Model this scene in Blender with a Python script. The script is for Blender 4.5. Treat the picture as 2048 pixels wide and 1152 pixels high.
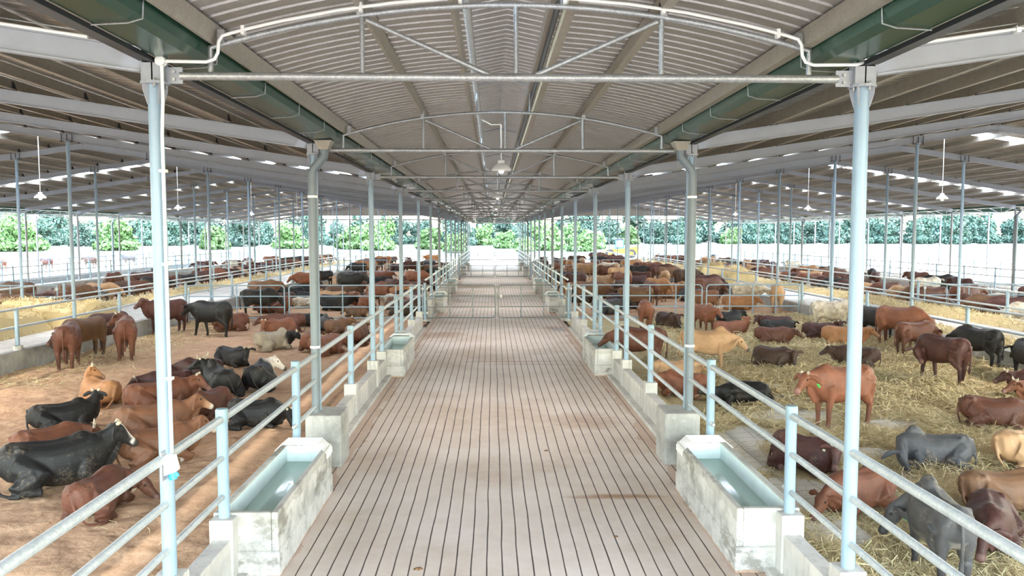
# A cattle feedlot barn: central service alley under a vaulted roof, pens with cattle on both sides.
# World: x right, y away from the viewer, z up, metres; the alley's centre line is x = 0.
import bpy, bmesh, math, random
import numpy as np
from mathutils import Vector
PI = math.pi
for _o in list(bpy.data.objects): bpy.data.objects.remove(_o)
SC = bpy.context.scene; COL = SC.collection
# ------------------------------------------------------------------ camera
cam = bpy.data.cameras.new('camera'); cam_o = bpy.data.objects.new('camera', cam); COL.objects.link(cam_o); SC.camera = cam_o
cam.sensor_width = 36; cam.lens = 36 * 1570 / 2048; cam.clip_start = .05; cam.clip_end = 3000
cam_o.location = (-.175, 0, 3.76); cam_o.rotation_euler = (math.radians(90 - 3.935), 0, math.radians(-1.405))
# ------------------------------------------------------------------ sky, sun, exposure
W = bpy.data.worlds.new('sky'); SC.world = W; W.use_nodes = True
_n = W.node_tree.nodes; _bg = _n['Background']; _sky = _n.new('ShaderNodeTexSky'); _sky.sky_type = 'NISHITA'; _sky.sun_disc = False
_sky.sun_elevation = math.radians(62); _sky.sun_rotation = math.radians(150); _sky.air_density = 1.6; _sky.dust_density = 1.5; _sky.ozone_density = 1
W.node_tree.links.new(_sky.outputs[0], _bg.inputs[0]); _bg.inputs[1].default_value = .9
sun = bpy.data.lights.new('sun', 'SUN'); sun.energy = 9; sun.angle = math.radians(3); sun.color = (1, .96, .88)
sun_o = bpy.data.objects.new('sun', sun); COL.objects.link(sun_o); sun_o.rotation_euler = (math.radians(-27), math.radians(12), 0)
SC.view_settings.view_transform = 'Standard'; SC.view_settings.look = 'None'; SC.view_settings.gamma = 1; SC.view_settings.use_curve_mapping = False
SC.view_settings.exposure = 1.75
SC.cycles.use_denoising = True
SC.cycles.max_bounces = 10; SC.cycles.diffuse_bounces = 6; SC.cycles.sample_clamp_indirect = 20
# ------------------------------------------------------------------ helpers
class MB:
    """Collects shapes and links them as ONE mesh object."""
    def __init__(s):
        s.v = []; s.f = []
    def add(s, vs, fs):
        o = len(s.v); s.v.extend([tuple(p) for p in vs]); s.f.extend([tuple(i + o for i in f) for f in fs]); return s
    def box(s, x0, x1, y0, y1, z0, z1):
        vs = [(x, y, z) for z in (z0, z1) for y in (y0, y1) for x in (x0, x1)]
        return s.add(vs, [(0, 2, 3, 1), (4, 5, 7, 6), (0, 1, 5, 4), (2, 6, 7, 3), (0, 4, 6, 2), (1, 3, 7, 5)])
    def prism(s, poly, a, b, axis='y'):
        """poly in the plane across the axis, extruded from a to b"""
        n = len(poly)
        def P(q, t):
            return {'y': (q[0], t, q[1]), 'x': (t, q[0], q[1]), 'z': (q[0], q[1], t)}[axis]
        vs = [P(q, a) for q in poly] + [P(q, b) for q in poly]
        fs = [tuple(range(n))[::-1], tuple(range(n, 2 * n))] + [(i, (i + 1) % n, n + (i + 1) % n, n + i) for i in range(n)]
        return s.add(vs, fs)
    def tube(s, pts, r, n=10, caps=True, flat=None):
        pts = [Vector(p) for p in pts]; k = len(pts)
        rs = r if isinstance(r, (list, tuple)) else [r] * k
        up = None; rings = []
        for i, p in enumerate(pts):
            t = (pts[min(i + 1, k - 1)] - pts[max(i - 1, 0)])
            if t.length < 1e-9: t = Vector((0, 0, 1))
            t.normalize()
            if up is None:
                a = Vector((0, 0, 1)) if abs(t.z) < .9 else Vector((1, 0, 0))
                up = (a - t * a.dot(t)).normalized()
            else:
                up = (up - t * up.dot(t)).normalized()
            sd = t.cross(up)
            q = rs[i]; qa, qb = (q if isinstance(q, (list, tuple)) else (q, q))
            rings.append([p + sd * qa * math.cos(2 * PI * j / n) + up * qb * math.sin(2 * PI * j / n) for j in range(n)])
        vs = [v for ring in rings for v in ring]; fs = []
        for i in range(k - 1):
            for j in range(n):
                a = i * n + j; b = i * n + (j + 1) % n
                fs.append((a, b, b + n, a + n))
        if caps:
            fs.append(tuple(range(n))[::-1]); fs.append(tuple(range((k - 1) * n, k * n)))
        return s.add(vs, fs)
    def bar(s, p0, p1, w, h, up=(0, 0, 1)):
        p0, p1 = Vector(p0), Vector(p1); t = (p1 - p0).normalized(); u = Vector(up); u = (u - t * u.dot(t)).normalized(); d = t.cross(u)
        vs = [p + d * a * w / 2 + u * b * h / 2 for p in (p0, p1) for a, b in ((-1, -1), (1, -1), (1, 1), (-1, 1))]
        return s.add(vs, [(0, 1, 2, 3), (7, 6, 5, 4), (0, 4, 5, 1), (1, 5, 6, 2), (2, 6, 7, 3), (3, 7, 4, 0)])
    def ibeam(s, p0, p1, b, h, tw=.012, tf=.014):
        p0, p1 = Vector(p0), Vector(p1); t = (p1 - p0).normalized(); u = Vector((0, 0, 1)); u = (u - t * u.dot(t)).normalized(); d = t.cross(u)
        B, H, w = b / 2, h / 2, tw / 2
        pr = [(-B, -H), (B, -H), (B, -H + tf), (w, -H + tf), (w, H - tf), (B, H - tf), (B, H), (-B, H), (-B, H - tf), (-w, H - tf), (-w, -H + tf), (-B, -H + tf)]
        n = len(pr); vs = [p + d * a + u * c for p in (p0, p1) for a, c in pr]
        fs = [(0, 1, 2, 3, 10, 11), (3, 4, 9, 10), (4, 5, 6, 7, 8, 9)]
        fs += [tuple(i + n for i in f[::-1]) for f in fs] + [(i, i + n, (i + 1) % n + n, (i + 1) % n) for i in range(n)]
        return s.add(vs, fs)
    def disc(s, c, r, z0, z1, n=16):
        return s.prism([(c[0] + r * math.cos(2 * PI * i / n), c[1] + r * math.sin(2 * PI * i / n)) for i in range(n)], z0, z1, 'z')
    def lathe(s, prof, c=(0, 0, 0), n=20):
        k = len(prof); vs = []; fs = []
        for r, z in prof:
            for j in range(n):
                vs.append((c[0] + r * math.cos(2 * PI * j / n), c[1] + r * math.sin(2 * PI * j / n), c[2] + z))
        for i in range(k - 1):
            for j in range(n):
                a = i * n + j; b = i * n + (j + 1) % n
                fs.append((a, b, b + n, a + n))
        fs.append(tuple(range(n))[::-1]); fs.append(tuple(range((k - 1) * n, k * n)))
        return s.add(vs, fs)
    def mesh(s, name, smooth=True, angle=40):
        me = bpy.data.meshes.new(name); me.from_pydata(s.v, [], s.f); me.validate()
        bm = bmesh.new(); bm.from_mesh(me); bmesh.ops.recalc_face_normals(bm, faces=bm.faces); bm.to_mesh(me); bm.free()
        if smooth:
            me.polygons.foreach_set('use_smooth', [True] * len(me.polygons)); me.set_sharp_from_angle(angle=math.radians(angle))
        return me
    def build(s, name, mat, parent=None, loc=None, smooth=True, bevel=0, angle=40):
        me = s.mesh(name, smooth, angle); return link(name, me, mat, parent, loc, bevel)

def link(name, me, mat, parent=None, loc=None, bevel=0):
    o = bpy.data.objects.new(name, me); COL.objects.link(o)
    if mat is not None and not me.materials: me.materials.append(mat)
    if parent is not None: o.parent = parent
    if loc is not None: o.location = loc
    if bevel:
        m = o.modifiers.new('bevel', 'BEVEL'); m.width = bevel; m.segments = 2; m.limit_method = 'ANGLE'
    return o
def tag(o, label=None, cat=None, group=None, kind=None):
    if label: o['label'] = label
    if cat: o['category'] = cat
    if group: o['group'] = group
    if kind: o['kind'] = kind
    return o
def empty(name, loc=(0, 0, 0), rz=0):
    o = bpy.data.objects.new(name, None); COL.objects.link(o); o.location = loc; o.rotation_euler = (0, 0, rz); o.empty_display_size = .1
    return o
def copy_tree(o, parent=None):
    c = o.copy(); COL.objects.link(c)
    if parent is not None: c.parent = parent
    for ch in list(o.children): copy_tree(ch, c)
    return c
def struct(o, label=None):
    o['kind'] = 'structure'
    if label: o['label'] = label
    return o
ORD = ['first', 'second', 'third', 'fourth', 'fifth', 'sixth', 'seventh', 'eighth', 'ninth', 'tenth', 'eleventh', 'twelfth', 'thirteenth', 'fourteenth', 'fifteenth', 'sixteenth', 'seventeenth', 'eighteenth', 'nineteenth', 'twentieth']
def vnoise(x, y, seed=0):
    """cheap smooth value noise on numpy arrays"""
    xi = np.floor(x).astype(np.int64); yi = np.floor(y).astype(np.int64); fx = x - xi; fy = y - yi
    def h(a, b):
        n = (a * 374761393 + b * 668265263 + seed * 982451653) & 0x7fffffff
        n = (n ^ (n >> 13)) * 1274126177 & 0x7fffffff
        return ((n ^ (n >> 16)) & 0xffff) / 65535.0
    u = fx * fx * (3 - 2 * fx); v = fy * fy * (3 - 2 * fy)
    return (h(xi, yi) * (1 - u) + h(xi + 1, yi) * u) * (1 - v) + (h(xi, yi + 1) * (1 - u) + h(xi + 1, yi + 1) * u) * v

# ------------------------------------------------------------------ materials
def lin(c):
    return tuple((x / 12.92 if x <= .04045 else ((x + .055) / 1.055) ** 2.4) for x in c)
def rgb(r, g, b):
    return lin((r / 255, g / 255, b / 255)) + (1,)
class NT:
    def __init__(s, name):
        s.m = bpy.data.materials.new(name); s.m.use_nodes = True; s.t = s.m.node_tree; s.n = s.t.nodes; s.l = s.t.links
        s.b = s.n['Principled BSDF']
    def node(s, typ, **kw):
        n = s.n.new(typ)
        for k, v in kw.items():
            if k in n.inputs.keys() if isinstance(k, str) else False: n.inputs[k].default_value = v
            else: setattr(n, k, v)
        return n
    def coord(s, kind='Object', scale=(1, 1, 1)):
        c = s.n.new('ShaderNodeTexCoord'); m = s.n.new('ShaderNodeMapping'); m.inputs['Scale'].default_value = scale
        s.l.new(c.outputs[kind], m.inputs['Vector']); return m.outputs[0]
    def geo(s, scale=(1, 1, 1)):
        c = s.n.new('ShaderNodeNewGeometry'); m = s.n.new('ShaderNodeMapping'); m.inputs['Scale'].default_value = scale
        s.l.new(c.outputs['Position'], m.inputs['Vector']); return m.outputs[0]
    def noise(s, vec, scale, detail=4, rough=.6, out='Fac'):
        n = s.n.new('ShaderNodeTexNoise'); n.inputs['Scale'].default_value = scale; n.inputs['Detail'].default_value = detail; n.inputs['Roughness'].default_value = rough
        s.l.new(vec, n.inputs['Vector']); return n.outputs[out]
    def ramp(s, fac, stops):
        r = s.n.new('ShaderNodeValToRGB'); e = r.color_ramp.elements
        while len(e) < len(stops): e.new(.5)
        for i, (p, c) in enumerate(stops): e[i].position = p; e[i].color = c
        s.l.new(fac, r.inputs[0]); return r.outputs[0]
    def mix(s, fac, a, b, mode='MIX'):
        m = s.n.new('ShaderNodeMix'); m.data_type = 'RGBA'; m.blend_type = mode
        for sock, v in ((m.inputs[0], fac), (m.inputs[6], a), (m.inputs[7], b)):
            if hasattr(v, 'is_output'): s.l.new(v, sock)
            else: sock.default_value = v
        return m.outputs[2]
    def math(s, op, a, b=0, c=0):
        m = s.n.new('ShaderNodeMath'); m.operation = op
        for sock, v in zip(m.inputs, (a, b, c)):
            if hasattr(v, 'is_output'): s.l.new(v, sock)
            else: sock.default_value = v
        return m.outputs[0]
    def bump(s, h, strength=.3, dist=.02):
        b = s.n.new('ShaderNodeBump'); b.inputs['Strength'].default_value = strength; b.inputs['Distance'].default_value = dist
        s.l.new(h, b.inputs['Height']); s.l.new(b.outputs[0], s.b.inputs['Normal']); return b
    def color(s, v):
        if hasattr(v, 'is_output'): s.l.new(v, s.b.inputs['Base Color'])
        else: s.b.inputs['Base Color'].default_value = v
    def set(s, **kw):
        for k, v in kw.items(): s.b.inputs[k.replace('_', ' ')].default_value = v
        return s
def simple(name, c, rough=.6, metal=0, var=.12, scale=6, bump=0):
    t = NT(name); v = t.coord('Object'); n = t.noise(v, scale, 5)
    d = tuple(x * (1 - var) for x in c[:3]) + (1,); l = tuple(min(1, x * (1 + var)) for x in c[:3]) + (1,)
    t.color(t.ramp(n, [(.3, d), (.7, l)])); t.set(Roughness=rough, Metallic=metal)
    if bump: t.bump(t.noise(v, scale * 6, 4), bump, .01)
    return t.m
# ------------------------------------------------------------------ the barn's dimensions
YS = [6.94 + 6 * k for k in range(16)]            # frames, 6 m apart
XA, XK, XB, XC, XO, XR = 3.08, 13.35, 18.5, 28.75, 34.95, 15.95   # alley posts, feed kerb, far feed kerb, eave posts, outer alley posts, ridge
Y0, Y1 = -5.0, 98.2  # roofs extended unseen behind the viewer to shade the near end
SL = .1481
def zr(x):                                         # rafter centre line
    x = abs(x); return 5.24 + (x - 3.12) * SL if x <= XR else 5.24 + (XR - 3.12) * SL - (x - XR) * SL
TROUGH = [8.42, 20.5, 37.35, 49.4, 69.3, 79.4]     # near ends of the drinking troughs
GATE = [33.75, 66.6, 96.94]
GAP = [(31.1, 34.0), (63.2, 66.9)]                 # walk-through gaps in the alley walls

# ------------------------------------------------------------------ surfaces
def concrete(name, base=(.44, .43, .41), stain=.45, scale=1.0):
    t = NT(name); v = t.geo((scale, scale, scale))
    a = t.noise(v, 1.3, 6, .65); b = t.noise(v, 7, 6, .7); c = t.noise(t.geo((3 * scale, 3 * scale, .5 * scale)), 3, 5, .7)
    col = t.ramp(a, [(.3, tuple(x * (1 - stain * .55) for x in base) + (1,)), (.5, base + (1,)), (.72, tuple(min(1, x * 1.22) for x in base) + (1,))])
    col = t.mix(t.ramp(c, [(.52, (0, 0, 0, 1)), (.7, (.6, .6, .6, 1))]), col, (.2, .195, .185, 1))
    col = t.mix(t.ramp(b, [(.58, (0, 0, 0, 1)), (.75, (.35, .35, .35, 1))]), col, (.7, .69, .66, 1))
    t.color(col); t.set(Roughness=.85); t.bump(t.math('ADD', b, t.noise(v, 40, 3)), .35, .008)
    return t.m
M_CONC = concrete('concrete', (.42, .41, .39)); M_CONC_D = concrete('concrete_worn', (.33, .325, .31), .8); M_APRON = concrete('concrete_feed_apron', (.52, .51, .49), .3)
def steel(name, c, rough=.45, metal=.0, var=.07):
    t = NT(name); v = t.coord('Object'); n = t.noise(v, 2.2, 5, .7); m = t.noise(v, 30, 3)
    t.color(t.ramp(n, [(.3, tuple(x * (1 - var) for x in c) + (1,)), (.7, tuple(min(1, x * (1 + var)) for x in c) + (1,))]))
    t.set(Roughness=rough, Metallic=metal); t.bump(m, .04, .003); return t.m
M_BLUE = steel('pale_blue_paint', (.215, .305, .385), .38); M_CAP = steel('blue_grey_cap', (.20, .29, .34), .45); M_GREYP = steel('grey_primer_paint', (.27, .285, .315), .45)
def galv(name, a, b, rough=.38, metal=.55):
    t = NT(name); v = t.coord('Object'); n = t.noise(v, 6, 6, .75); m = t.n.new('ShaderNodeTexVoronoi'); m.inputs['Scale'].default_value = 60; t.l.new(v, m.inputs['Vector'])
    f = t.math('ADD', t.math('MULTIPLY', n, .7), t.math('MULTIPLY', m.outputs['Color'], .3))
    t.color(t.ramp(f, [(.3, a + (1,)), (.7, b + (1,))])); t.set(Roughness=rough, Metallic=metal); return t.m
M_GALV = galv('galvanised_steel', (.24, .25, .255), (.42, .425, .425)); M_GATE = galv('galvanised_gate', (.12, .14, .15), (.24, .26, .27)); M_RAIL = galv('galvanised_rail', (.33, .375, .40), (.50, .54, .57), .4, .35)
M_PURLIN = galv('galvanised_purlin', (.28, .255, .21), (.38, .35, .295), .45, .3)
M_ROOF = galv('galvanised_roof_sheet', (.30, .285, .265), (.41, .39, .365), .34, .6)
t = NT('foil_insulation'); v = t.coord('Object'); w1 = t.n.new('ShaderNodeTexWave'); w1.inputs['Scale'].default_value = 6; t.l.new(t.coord('Object', (1, 1, 1)), w1.inputs['Vector'])
t.color(t.ramp(t.noise(v, 3, 6, .7), [(.3, (.25, .24, .215, 1)), (.7, (.37, .36, .335, 1))])); t.set(Roughness=.42, Metallic=.45); t.bump(t.noise(v, 28, 3), .3, .01); M_FOIL = t.m
M_GREEN = steel('dark_green_sheet', (.018, .062, .040), .22, .1); M_BLACK = steel('black_trim', (.03, .032, .035), .5); M_WHITE = steel('white_plastic', (.78, .78, .74), .35, 0, .03)
t = NT('skylight_sheet'); t.color((.9, .93, .95, 1)); t.set(Roughness=.5); t.b.inputs['Transmission Weight'].default_value = 0
tr = t.n.new('ShaderNodeBsdfTranslucent'); tr.inputs[0].default_value = (.92, .95, .98, 1); ms = t.n.new('ShaderNodeMixShader'); ms.inputs[0].default_value = .85
t.l.new(t.b.outputs[0], ms.inputs[1]); t.l.new(tr.outputs[0], ms.inputs[2]); t.l.new(ms.outputs[0], t.n['Material Output'].inputs[0]); M_SKYL = t.m

# alley floor: precast slats with narrow dark slots; beyond the first gate the slabs are also cut across
def alley_mat():
    t = NT('alley_slatted_concrete'); g = t.n.new('ShaderNodeNewGeometry'); sx = t.n.new('ShaderNodeSeparateXYZ'); t.l.new(g.outputs['Position'], sx.inputs[0])
    wob = t.math('MULTIPLY', t.math('SUBTRACT', t.noise(t.geo((.6, .35, 1)), 1.2, 3), .5), .05)
    xx = t.math('ADD', sx.outputs[0], wob)
    fr = t.math('FRACT', t.math('MULTIPLY', t.math('ADD', xx, 50.0), 1 / .1755)); ln = t.math('ABSOLUTE', t.math('SUBTRACT', fr, .5))
    wd = t.math('ADD', .028, t.math('MULTIPLY', t.noise(t.geo((1, .8, 1)), 2, 3), .035))
    slot = t.math('LESS_THAN', ln, wd)
    fy = t.math('FRACT', t.math('MULTIPLY', sx.outputs[1], 1 / .9)); sl2 = t.math('MULTIPLY', t.math('LESS_THAN', fy, .022), t.math('GREATER_THAN', sx.outputs[1], 34.3))
    slot = t.math('MAXIMUM', slot, sl2)
    a = t.noise(t.geo(), .35, 5, .65); b = t.noise(t.geo(), 5, 6, .7)
    col = t.ramp(a, [(.32, (.42, .33, .26, 1)), (.5, (.53, .45, .395, 1)), (.68, (.62, .55, .505, 1))])
    col = t.mix(t.ramp(b, [(.5, (0, 0, 0, 1)), (.72, (.4, .4, .4, 1))]), col, (.58, .52, .48, 1))
    # reddish mud washed off the pens: along the kerbs and in a few patches and bands across
    edge = t.math('SUBTRACT', t.math('ABSOLUTE', sx.outputs[0]), t.math('MULTIPLY', t.noise(t.geo(), .9, 4), .9))
    col = t.mix(t.math('MULTIPLY', t.math('GREATER_THAN', edge, 2.12), .45), col, (.34, .2, .125, 1))
    for (cx, cy, rx, ry, s) in ((1.6, 11.0, .85, .13, .9), (.6, 23.0, 1.9, .10, .75), (1.7, 15.6, .8, .9, .5), (-2.0, 29.2, .9, 1.2, .65), (2.2, 31.2, .5, .7, .6), (-1.4, 56.5, 1.8, 1.8, .6), (2.0, 35.7, 1.0, .5, .3), (.9, 22.5, 1.6, .3, .3)):
        dx = t.math('MULTIPLY', t.math('ADD', sx.outputs[0], -cx), 1 / rx); dy = t.math('MULTIPLY', t.math('ADD', sx.outputs[1], -cy), 1 / ry)
        q = t.math('ADD', t.math('ADD', t.math('MULTIPLY', dx, dx), t.math('MULTIPLY', dy, dy)), t.math('MULTIPLY', t.math('SUBTRACT', t.noise(t.geo((2, 5, 2)), 1.4, 4), .5), 1.3))
        col = t.mix(t.math('MULTIPLY', t.math('SUBTRACT', 1.0, t.math('MINIMUM', q, 1.0)), s), col, (.28, .155, .085, 1))
    col = t.mix(slot, col, (.055, .04, .035, 1))
    t.color(col); t.set(Roughness=.8); t.bump(t.math('SUBTRACT', t.math('MULTIPLY', b, .25), slot), .6, .012); return t.m
o = MB().box(-2.86, 2.86, -12, 99.5, -.2, 0).build('floor_alley', alley_mat(), smooth=False); struct(o)

# pens
def sand_mat(name, straw=.25):
    t = NT(name); a = t.noise(t.geo(), .5, 6, .7); b = t.noise(t.geo(), 4, 6, .7)
    col = t.ramp(t.math('ADD', t.math('MULTIPLY', a, .6), t.math('MULTIPLY', b, .4)), [(.3, (.33, .19, .11, 1)), (.5, (.47, .29, .175, 1)), (.7, (.56, .375, .24, 1))])
    st = t.math('MULTIPLY', t.ramp(t.math('MULTIPLY', t.noise(t.geo((1, 1, 1)), .28, 4), t.noise(t.geo((9, 3, 1)), 3, 5, .8)), [(.26, (0, 0, 0, 1)), (.40, (1, 1, 1, 1))]), straw)
    col = t.mix(st, col, (.42, .36, .17, 1)); t.color(col); t.set(Roughness=.95); t.bump(t.math('ADD', t.math('MULTIPLY', t.noise(t.geo(), 2.1, 3, .5), 2.6), t.math('ADD', t.math('MULTIPLY', b, .5), t.math('MULTIPLY', t.noise(t.geo(), 40, 3), .10))), .8, .07); return t.m
def straw_mat(name, bare=.5):
    t = NT(name); a = t.noise(t.geo(), .45, 5, .65); f1 = t.noise(t.geo((26, 5, 1)), 1.5, 4, .8); f2 = t.noise(t.geo((5, 24, 1)), 1.6, 4, .8); f = t.math('MAXIMUM', f1, f2)
    col = t.ramp(f, [(.42, (.24, .175, .085, 1)), (.55, (.54, .435, .235, 1)), (.72, (.76, .66, .42, 1))])
    pat = t.ramp(t.math('ADD', t.math('MULTIPLY', t.noise(t.geo(), .42, 3), .75), t.math('MULTIPLY', t.noise(t.geo(), 3.2, 5, .7), .25)), [(.56, (0, 0, 0, 1)), (.60, (1, 1, 1, 1))])
    br = t.n.new('ShaderNodeTexBrick'); br.inputs['Scale'].default_value = 1; br.inputs['Color1'].default_value = (.66, .63, .56, 1); br.inputs['Color2'].default_value = (.60, .57, .51, 1); br.inputs['Mortar'].default_value = (.30, .26, .20, 1)
    br.inputs['Mortar Size'].default_value = .007; br.inputs['Brick Width'].default_value = .42; br.inputs['Row Height'].default_value = .30; br.offset = 0; t.l.new(t.geo(), br.inputs['Vector'])
    col = t.mix(t.math('MULTIPLY', pat, bare), col, br.outputs[0]); g = t.n.new('ShaderNodeNewGeometry'); sx = t.n.new('ShaderNodeSeparateXYZ'); t.l.new(g.outputs['Position'], sx.inputs[0]); nz = t.math('MULTIPLY', t.math('SUBTRACT', t.noise(t.geo(), 2.4, 4), .5), 2.2)
    for cx, cy, rx, ry in BARE:
        dx = t.math('MULTIPLY', t.math('ADD', sx.outputs[0], -cx), 1 / rx); dy = t.math('MULTIPLY', t.math('ADD', sx.outputs[1], -cy), 1 / ry)
        q = t.math('ADD', t.math('ADD', t.math('MULTIPLY', dx, dx), t.math('MULTIPLY', dy, dy)), nz); col = t.mix(t.math('LESS_THAN', q, 1.0), col, br.outputs[0])
    t.color(col); t.set(Roughness=.9); t.bump(t.math('ADD', f, a), .7, .04); return t.m
BARE = [(3.95, 13.3, .75, 1.25), (4.6, 14.3, .5, .5), (5.95, 15.7, .9, .55), (4.35, 11.0, .6, .75), (5.9, 12.8, .6, .35), (7.3, 14.6, .5, .3), (4.1, 9.6, .4, .5), (8.3, 22.6, .5, .35), (6.2, 18.6, .6, .3), (5.2, 13.6, .5, .4)]
M_SAND = sand_mat('pen_sand', .10); M_SAND2 = sand_mat('pen_sand_with_straw', .75); M_STRAW = straw_mat('trampled_straw', .9)
def ground_z(x, y, amp, seed):
    z = vnoise(x * 1.1, y * 1.1, seed) * .55 + vnoise(x * 2.7, y * 2.7, seed + 1) * .3 + vnoise(x * 7, y * 7, seed + 2) * .15
    return (z - .5) * amp
def pen_floor(name, x0, x1, y0, y1, mat, amp, step, seed, rise=0):
    nx = int((x1 - x0) / step) + 1; ny = int((y1 - y0) / step) + 1
    X, Yg = np.meshgrid(np.linspace(x0, x1, nx), np.linspace(y0, y1, ny)); Z = ground_z(X, Yg, amp, seed) + rise * (X - 3.2)
    co = np.stack([X, Yg, Z], -1).reshape(-1, 3); i = np.arange(nx * ny).reshape(ny, nx)
    q = np.stack([i[:-1, :-1], i[:-1, 1:], i[1:, 1:], i[1:, :-1]], -1).reshape(-1, 4)
    me = bpy.data.meshes.new(name); me.vertices.add(len(co)); me.vertices.foreach_set('co', co.ravel()); me.loops.add(q.size); me.loops.foreach_set('vertex_index', q.ravel().astype(np.int32))
    me.polygons.add(len(q)); me.polygons.foreach_set('loop_start', np.arange(0, q.size, 4, dtype=np.int32)); me.polygons.foreach_set('loop_total', np.full(len(q), 4, np.int32))
    me.update(); me.validate(); me.polygons.foreach_set('use_smooth', [True] * len(q)); o = link(name, me, mat); return struct(o)
pen_floor('floor_left_pen', -13.3, -3.0, 1.5, 34, M_SAND, .17, .09, 3); pen_floor('floor_right_pen', 3.0, 13.3, 1.5, 33.6, M_STRAW, .12, .12, 7, .028)
pen_floor('floor_left_back_pen', -13.3, -3.0, 34, 97.5, M_SAND2, .06, .5, 4); pen_floor('floor_right_back_pen', 3.0, 13.3, 33.6, 97.5, M_SAND2, .06, .5, 5, .028)
pen_floor('floor_far_left_pen', -28.9, -18.6, 1.5, 97.5, M_SAND2, .05, .6, 8); pen_floor('floor_far_right_pen', 18.6, 28.9, 1.5, 97.5, M_SAND2, .05, .6, 9)
for s, n in ((-1, 'left'), (1, 'right')):
    a, b = sorted((s * 13.4, s * 18.4)); struct(MB().box(a, b, 1.5, 97.5, -.1, .47 if s < 0 else .64).build('floor_%s_feed_alley' % n, M_APRON, smooth=False))
    a, b = sorted((s * 28.9, s * 35.3)); struct(MB().box(a, b, 1.5, 97.5, -.2, 0).build('floor_%s_outer_alley' % n, M_APRON, smooth=False))

# ------------------------------------------------------------------ concrete walls
def cut(a, b, gaps):
    out = []; y = a
    for g0, g1 in gaps: out.append((y, g0)); y = g1
    out.append((y, b)); return out
FPOST = []                                          # fence posts of the alley walls
for k in range(16):
    y = YS[k]
    tr_ = [q for q in TROUGH if y < q < y + 6]
    FPOST += ([tr_[0] - .05, tr_[0] + 3.1] if tr_ else [y + 3.05])
FPOST = [y for y in FPOST if not any(a - .3 < y < b + .2 for a, b in GAP) and y < 96]
for s, n in ((-1, 'left'), (1, 'right')):
    m = MB()
    for y0, y1 in cut(-5, 97.3, sorted(GAP + [(q - .012, q + 2.862) for q in TROUGH] + [(YS[k] - .425, YS[k] + .285) for k in (1, 6, 11)])):
        a, b = sorted((s * 2.98, s * 3.17)); m.box(a, b, y0, y1, -.05, .50)
        a, b = sorted((s * 2.84, s * 2.985)); m.box(a, b, y0, y1, -.05, .07)
    for y in FPOST + [y for k, y in enumerate(YS) if k not in (1, 6, 11)]:
        if any(a - .05 < y < b + .05 for a, b in GAP): continue
        a, b = sorted((s * 2.955, s * 3.205)); m.box(a, b, y - .125, y + .125, -.05, .71)
    o = m.build('wall_%s_alley' % n, M_CONC, smooth=False, bevel=.012); struct(o)
    for X, nm in ((XK, 'feed'), (XB, 'far_feed')):
        m = MB(); a, b = sorted((s * (X - .14), s * (X + .14))); zt = .72 if s > 0 else .55; m.box(a, b, 1.5, 97.5, -.05, zt)
        for y in [q for k in range(16) for q in (YS[k], YS[k] - 3)]: m.disc((s * X, y), .13, .5, zt + .13, 12)
        struct(m.build('wall_%s_%s_kerb' % (n, nm), M_CONC_D if nm == 'feed' else M_CONC, smooth=False, bevel=.01))
    m = MB(); a, b = sorted((s * (XC - .1), s * (XC + .1))); m.box(a, b, 1.5, 97.3, -.05, .5); struct(m.build('wall_%s_eave_kerb' % n, M_CONC, smooth=False))
    m = MB(); a, b = sorted((s * (XO - .1), s * (XO + .1))); m.box(a, b, 1.5, 97.3, -.05, .45); struct(m.build('wall_%s_outer_kerb' % n, M_CONC, smooth=False))

# ------------------------------------------------------------------ roofs
def ribbed(name, pts, y0, y1, mat, pitch=.25, rib=.028, thick=.004, gaps=()):
    """a sheet over the profile pts (x, z), with ribs that cross it every `pitch` metres along y"""
    ys = []; zs = []
    n = int((y1 - y0) / pitch)
    for i in range(n):
        y = y0 + i * pitch
        for f, h in ((0, 0), (.30, 0), (.36, 1), (.52, 1), (.58, 0)): ys.append(y + f * pitch); zs.append(h * rib)
    ys.append(y0 + n * pitch); zs.append(0)
    P = np.array(pts); A = np.array(ys); H = np.array(zs); nx, ny = len(P), len(A)
    co = np.zeros((ny, nx, 3)); co[:, :, 0] = P[None, :, 0]; co[:, :, 1] = A[:, None]; co[:, :, 2] = P[None, :, 1] + H[:, None]
    i = np.arange(nx * ny).reshape(ny, nx); q = np.stack([i[:-1, :-1], i[:-1, 1:], i[1:, 1:], i[1:, :-1]], -1)
    keep = np.ones(ny - 1, bool)
    for g0, g1 in gaps: keep &= ~((A[:-1] >= g0 - 1e-6) & (A[1:] <= g1 + 1e-6))
    q = q[keep].reshape(-1, 4)
    me = bpy.data.meshes.new(name); me.from_pydata(co.reshape(-1, 3).tolist(), [], q.tolist()); me.update()
    o = link(name, me, mat)
    if thick: m = o.modifiers.new('t', 'SOLIDIFY'); m.thickness = thick
    return o
def vz(x): return 5.93 - .0556 * x * x
SKY = [(y, y + .75) for y in (2.85, 27.35, 39.6, 51.85, 64.1, 76.35, 88.6)]  # first strip is out of sight, added for more light inside
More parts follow.
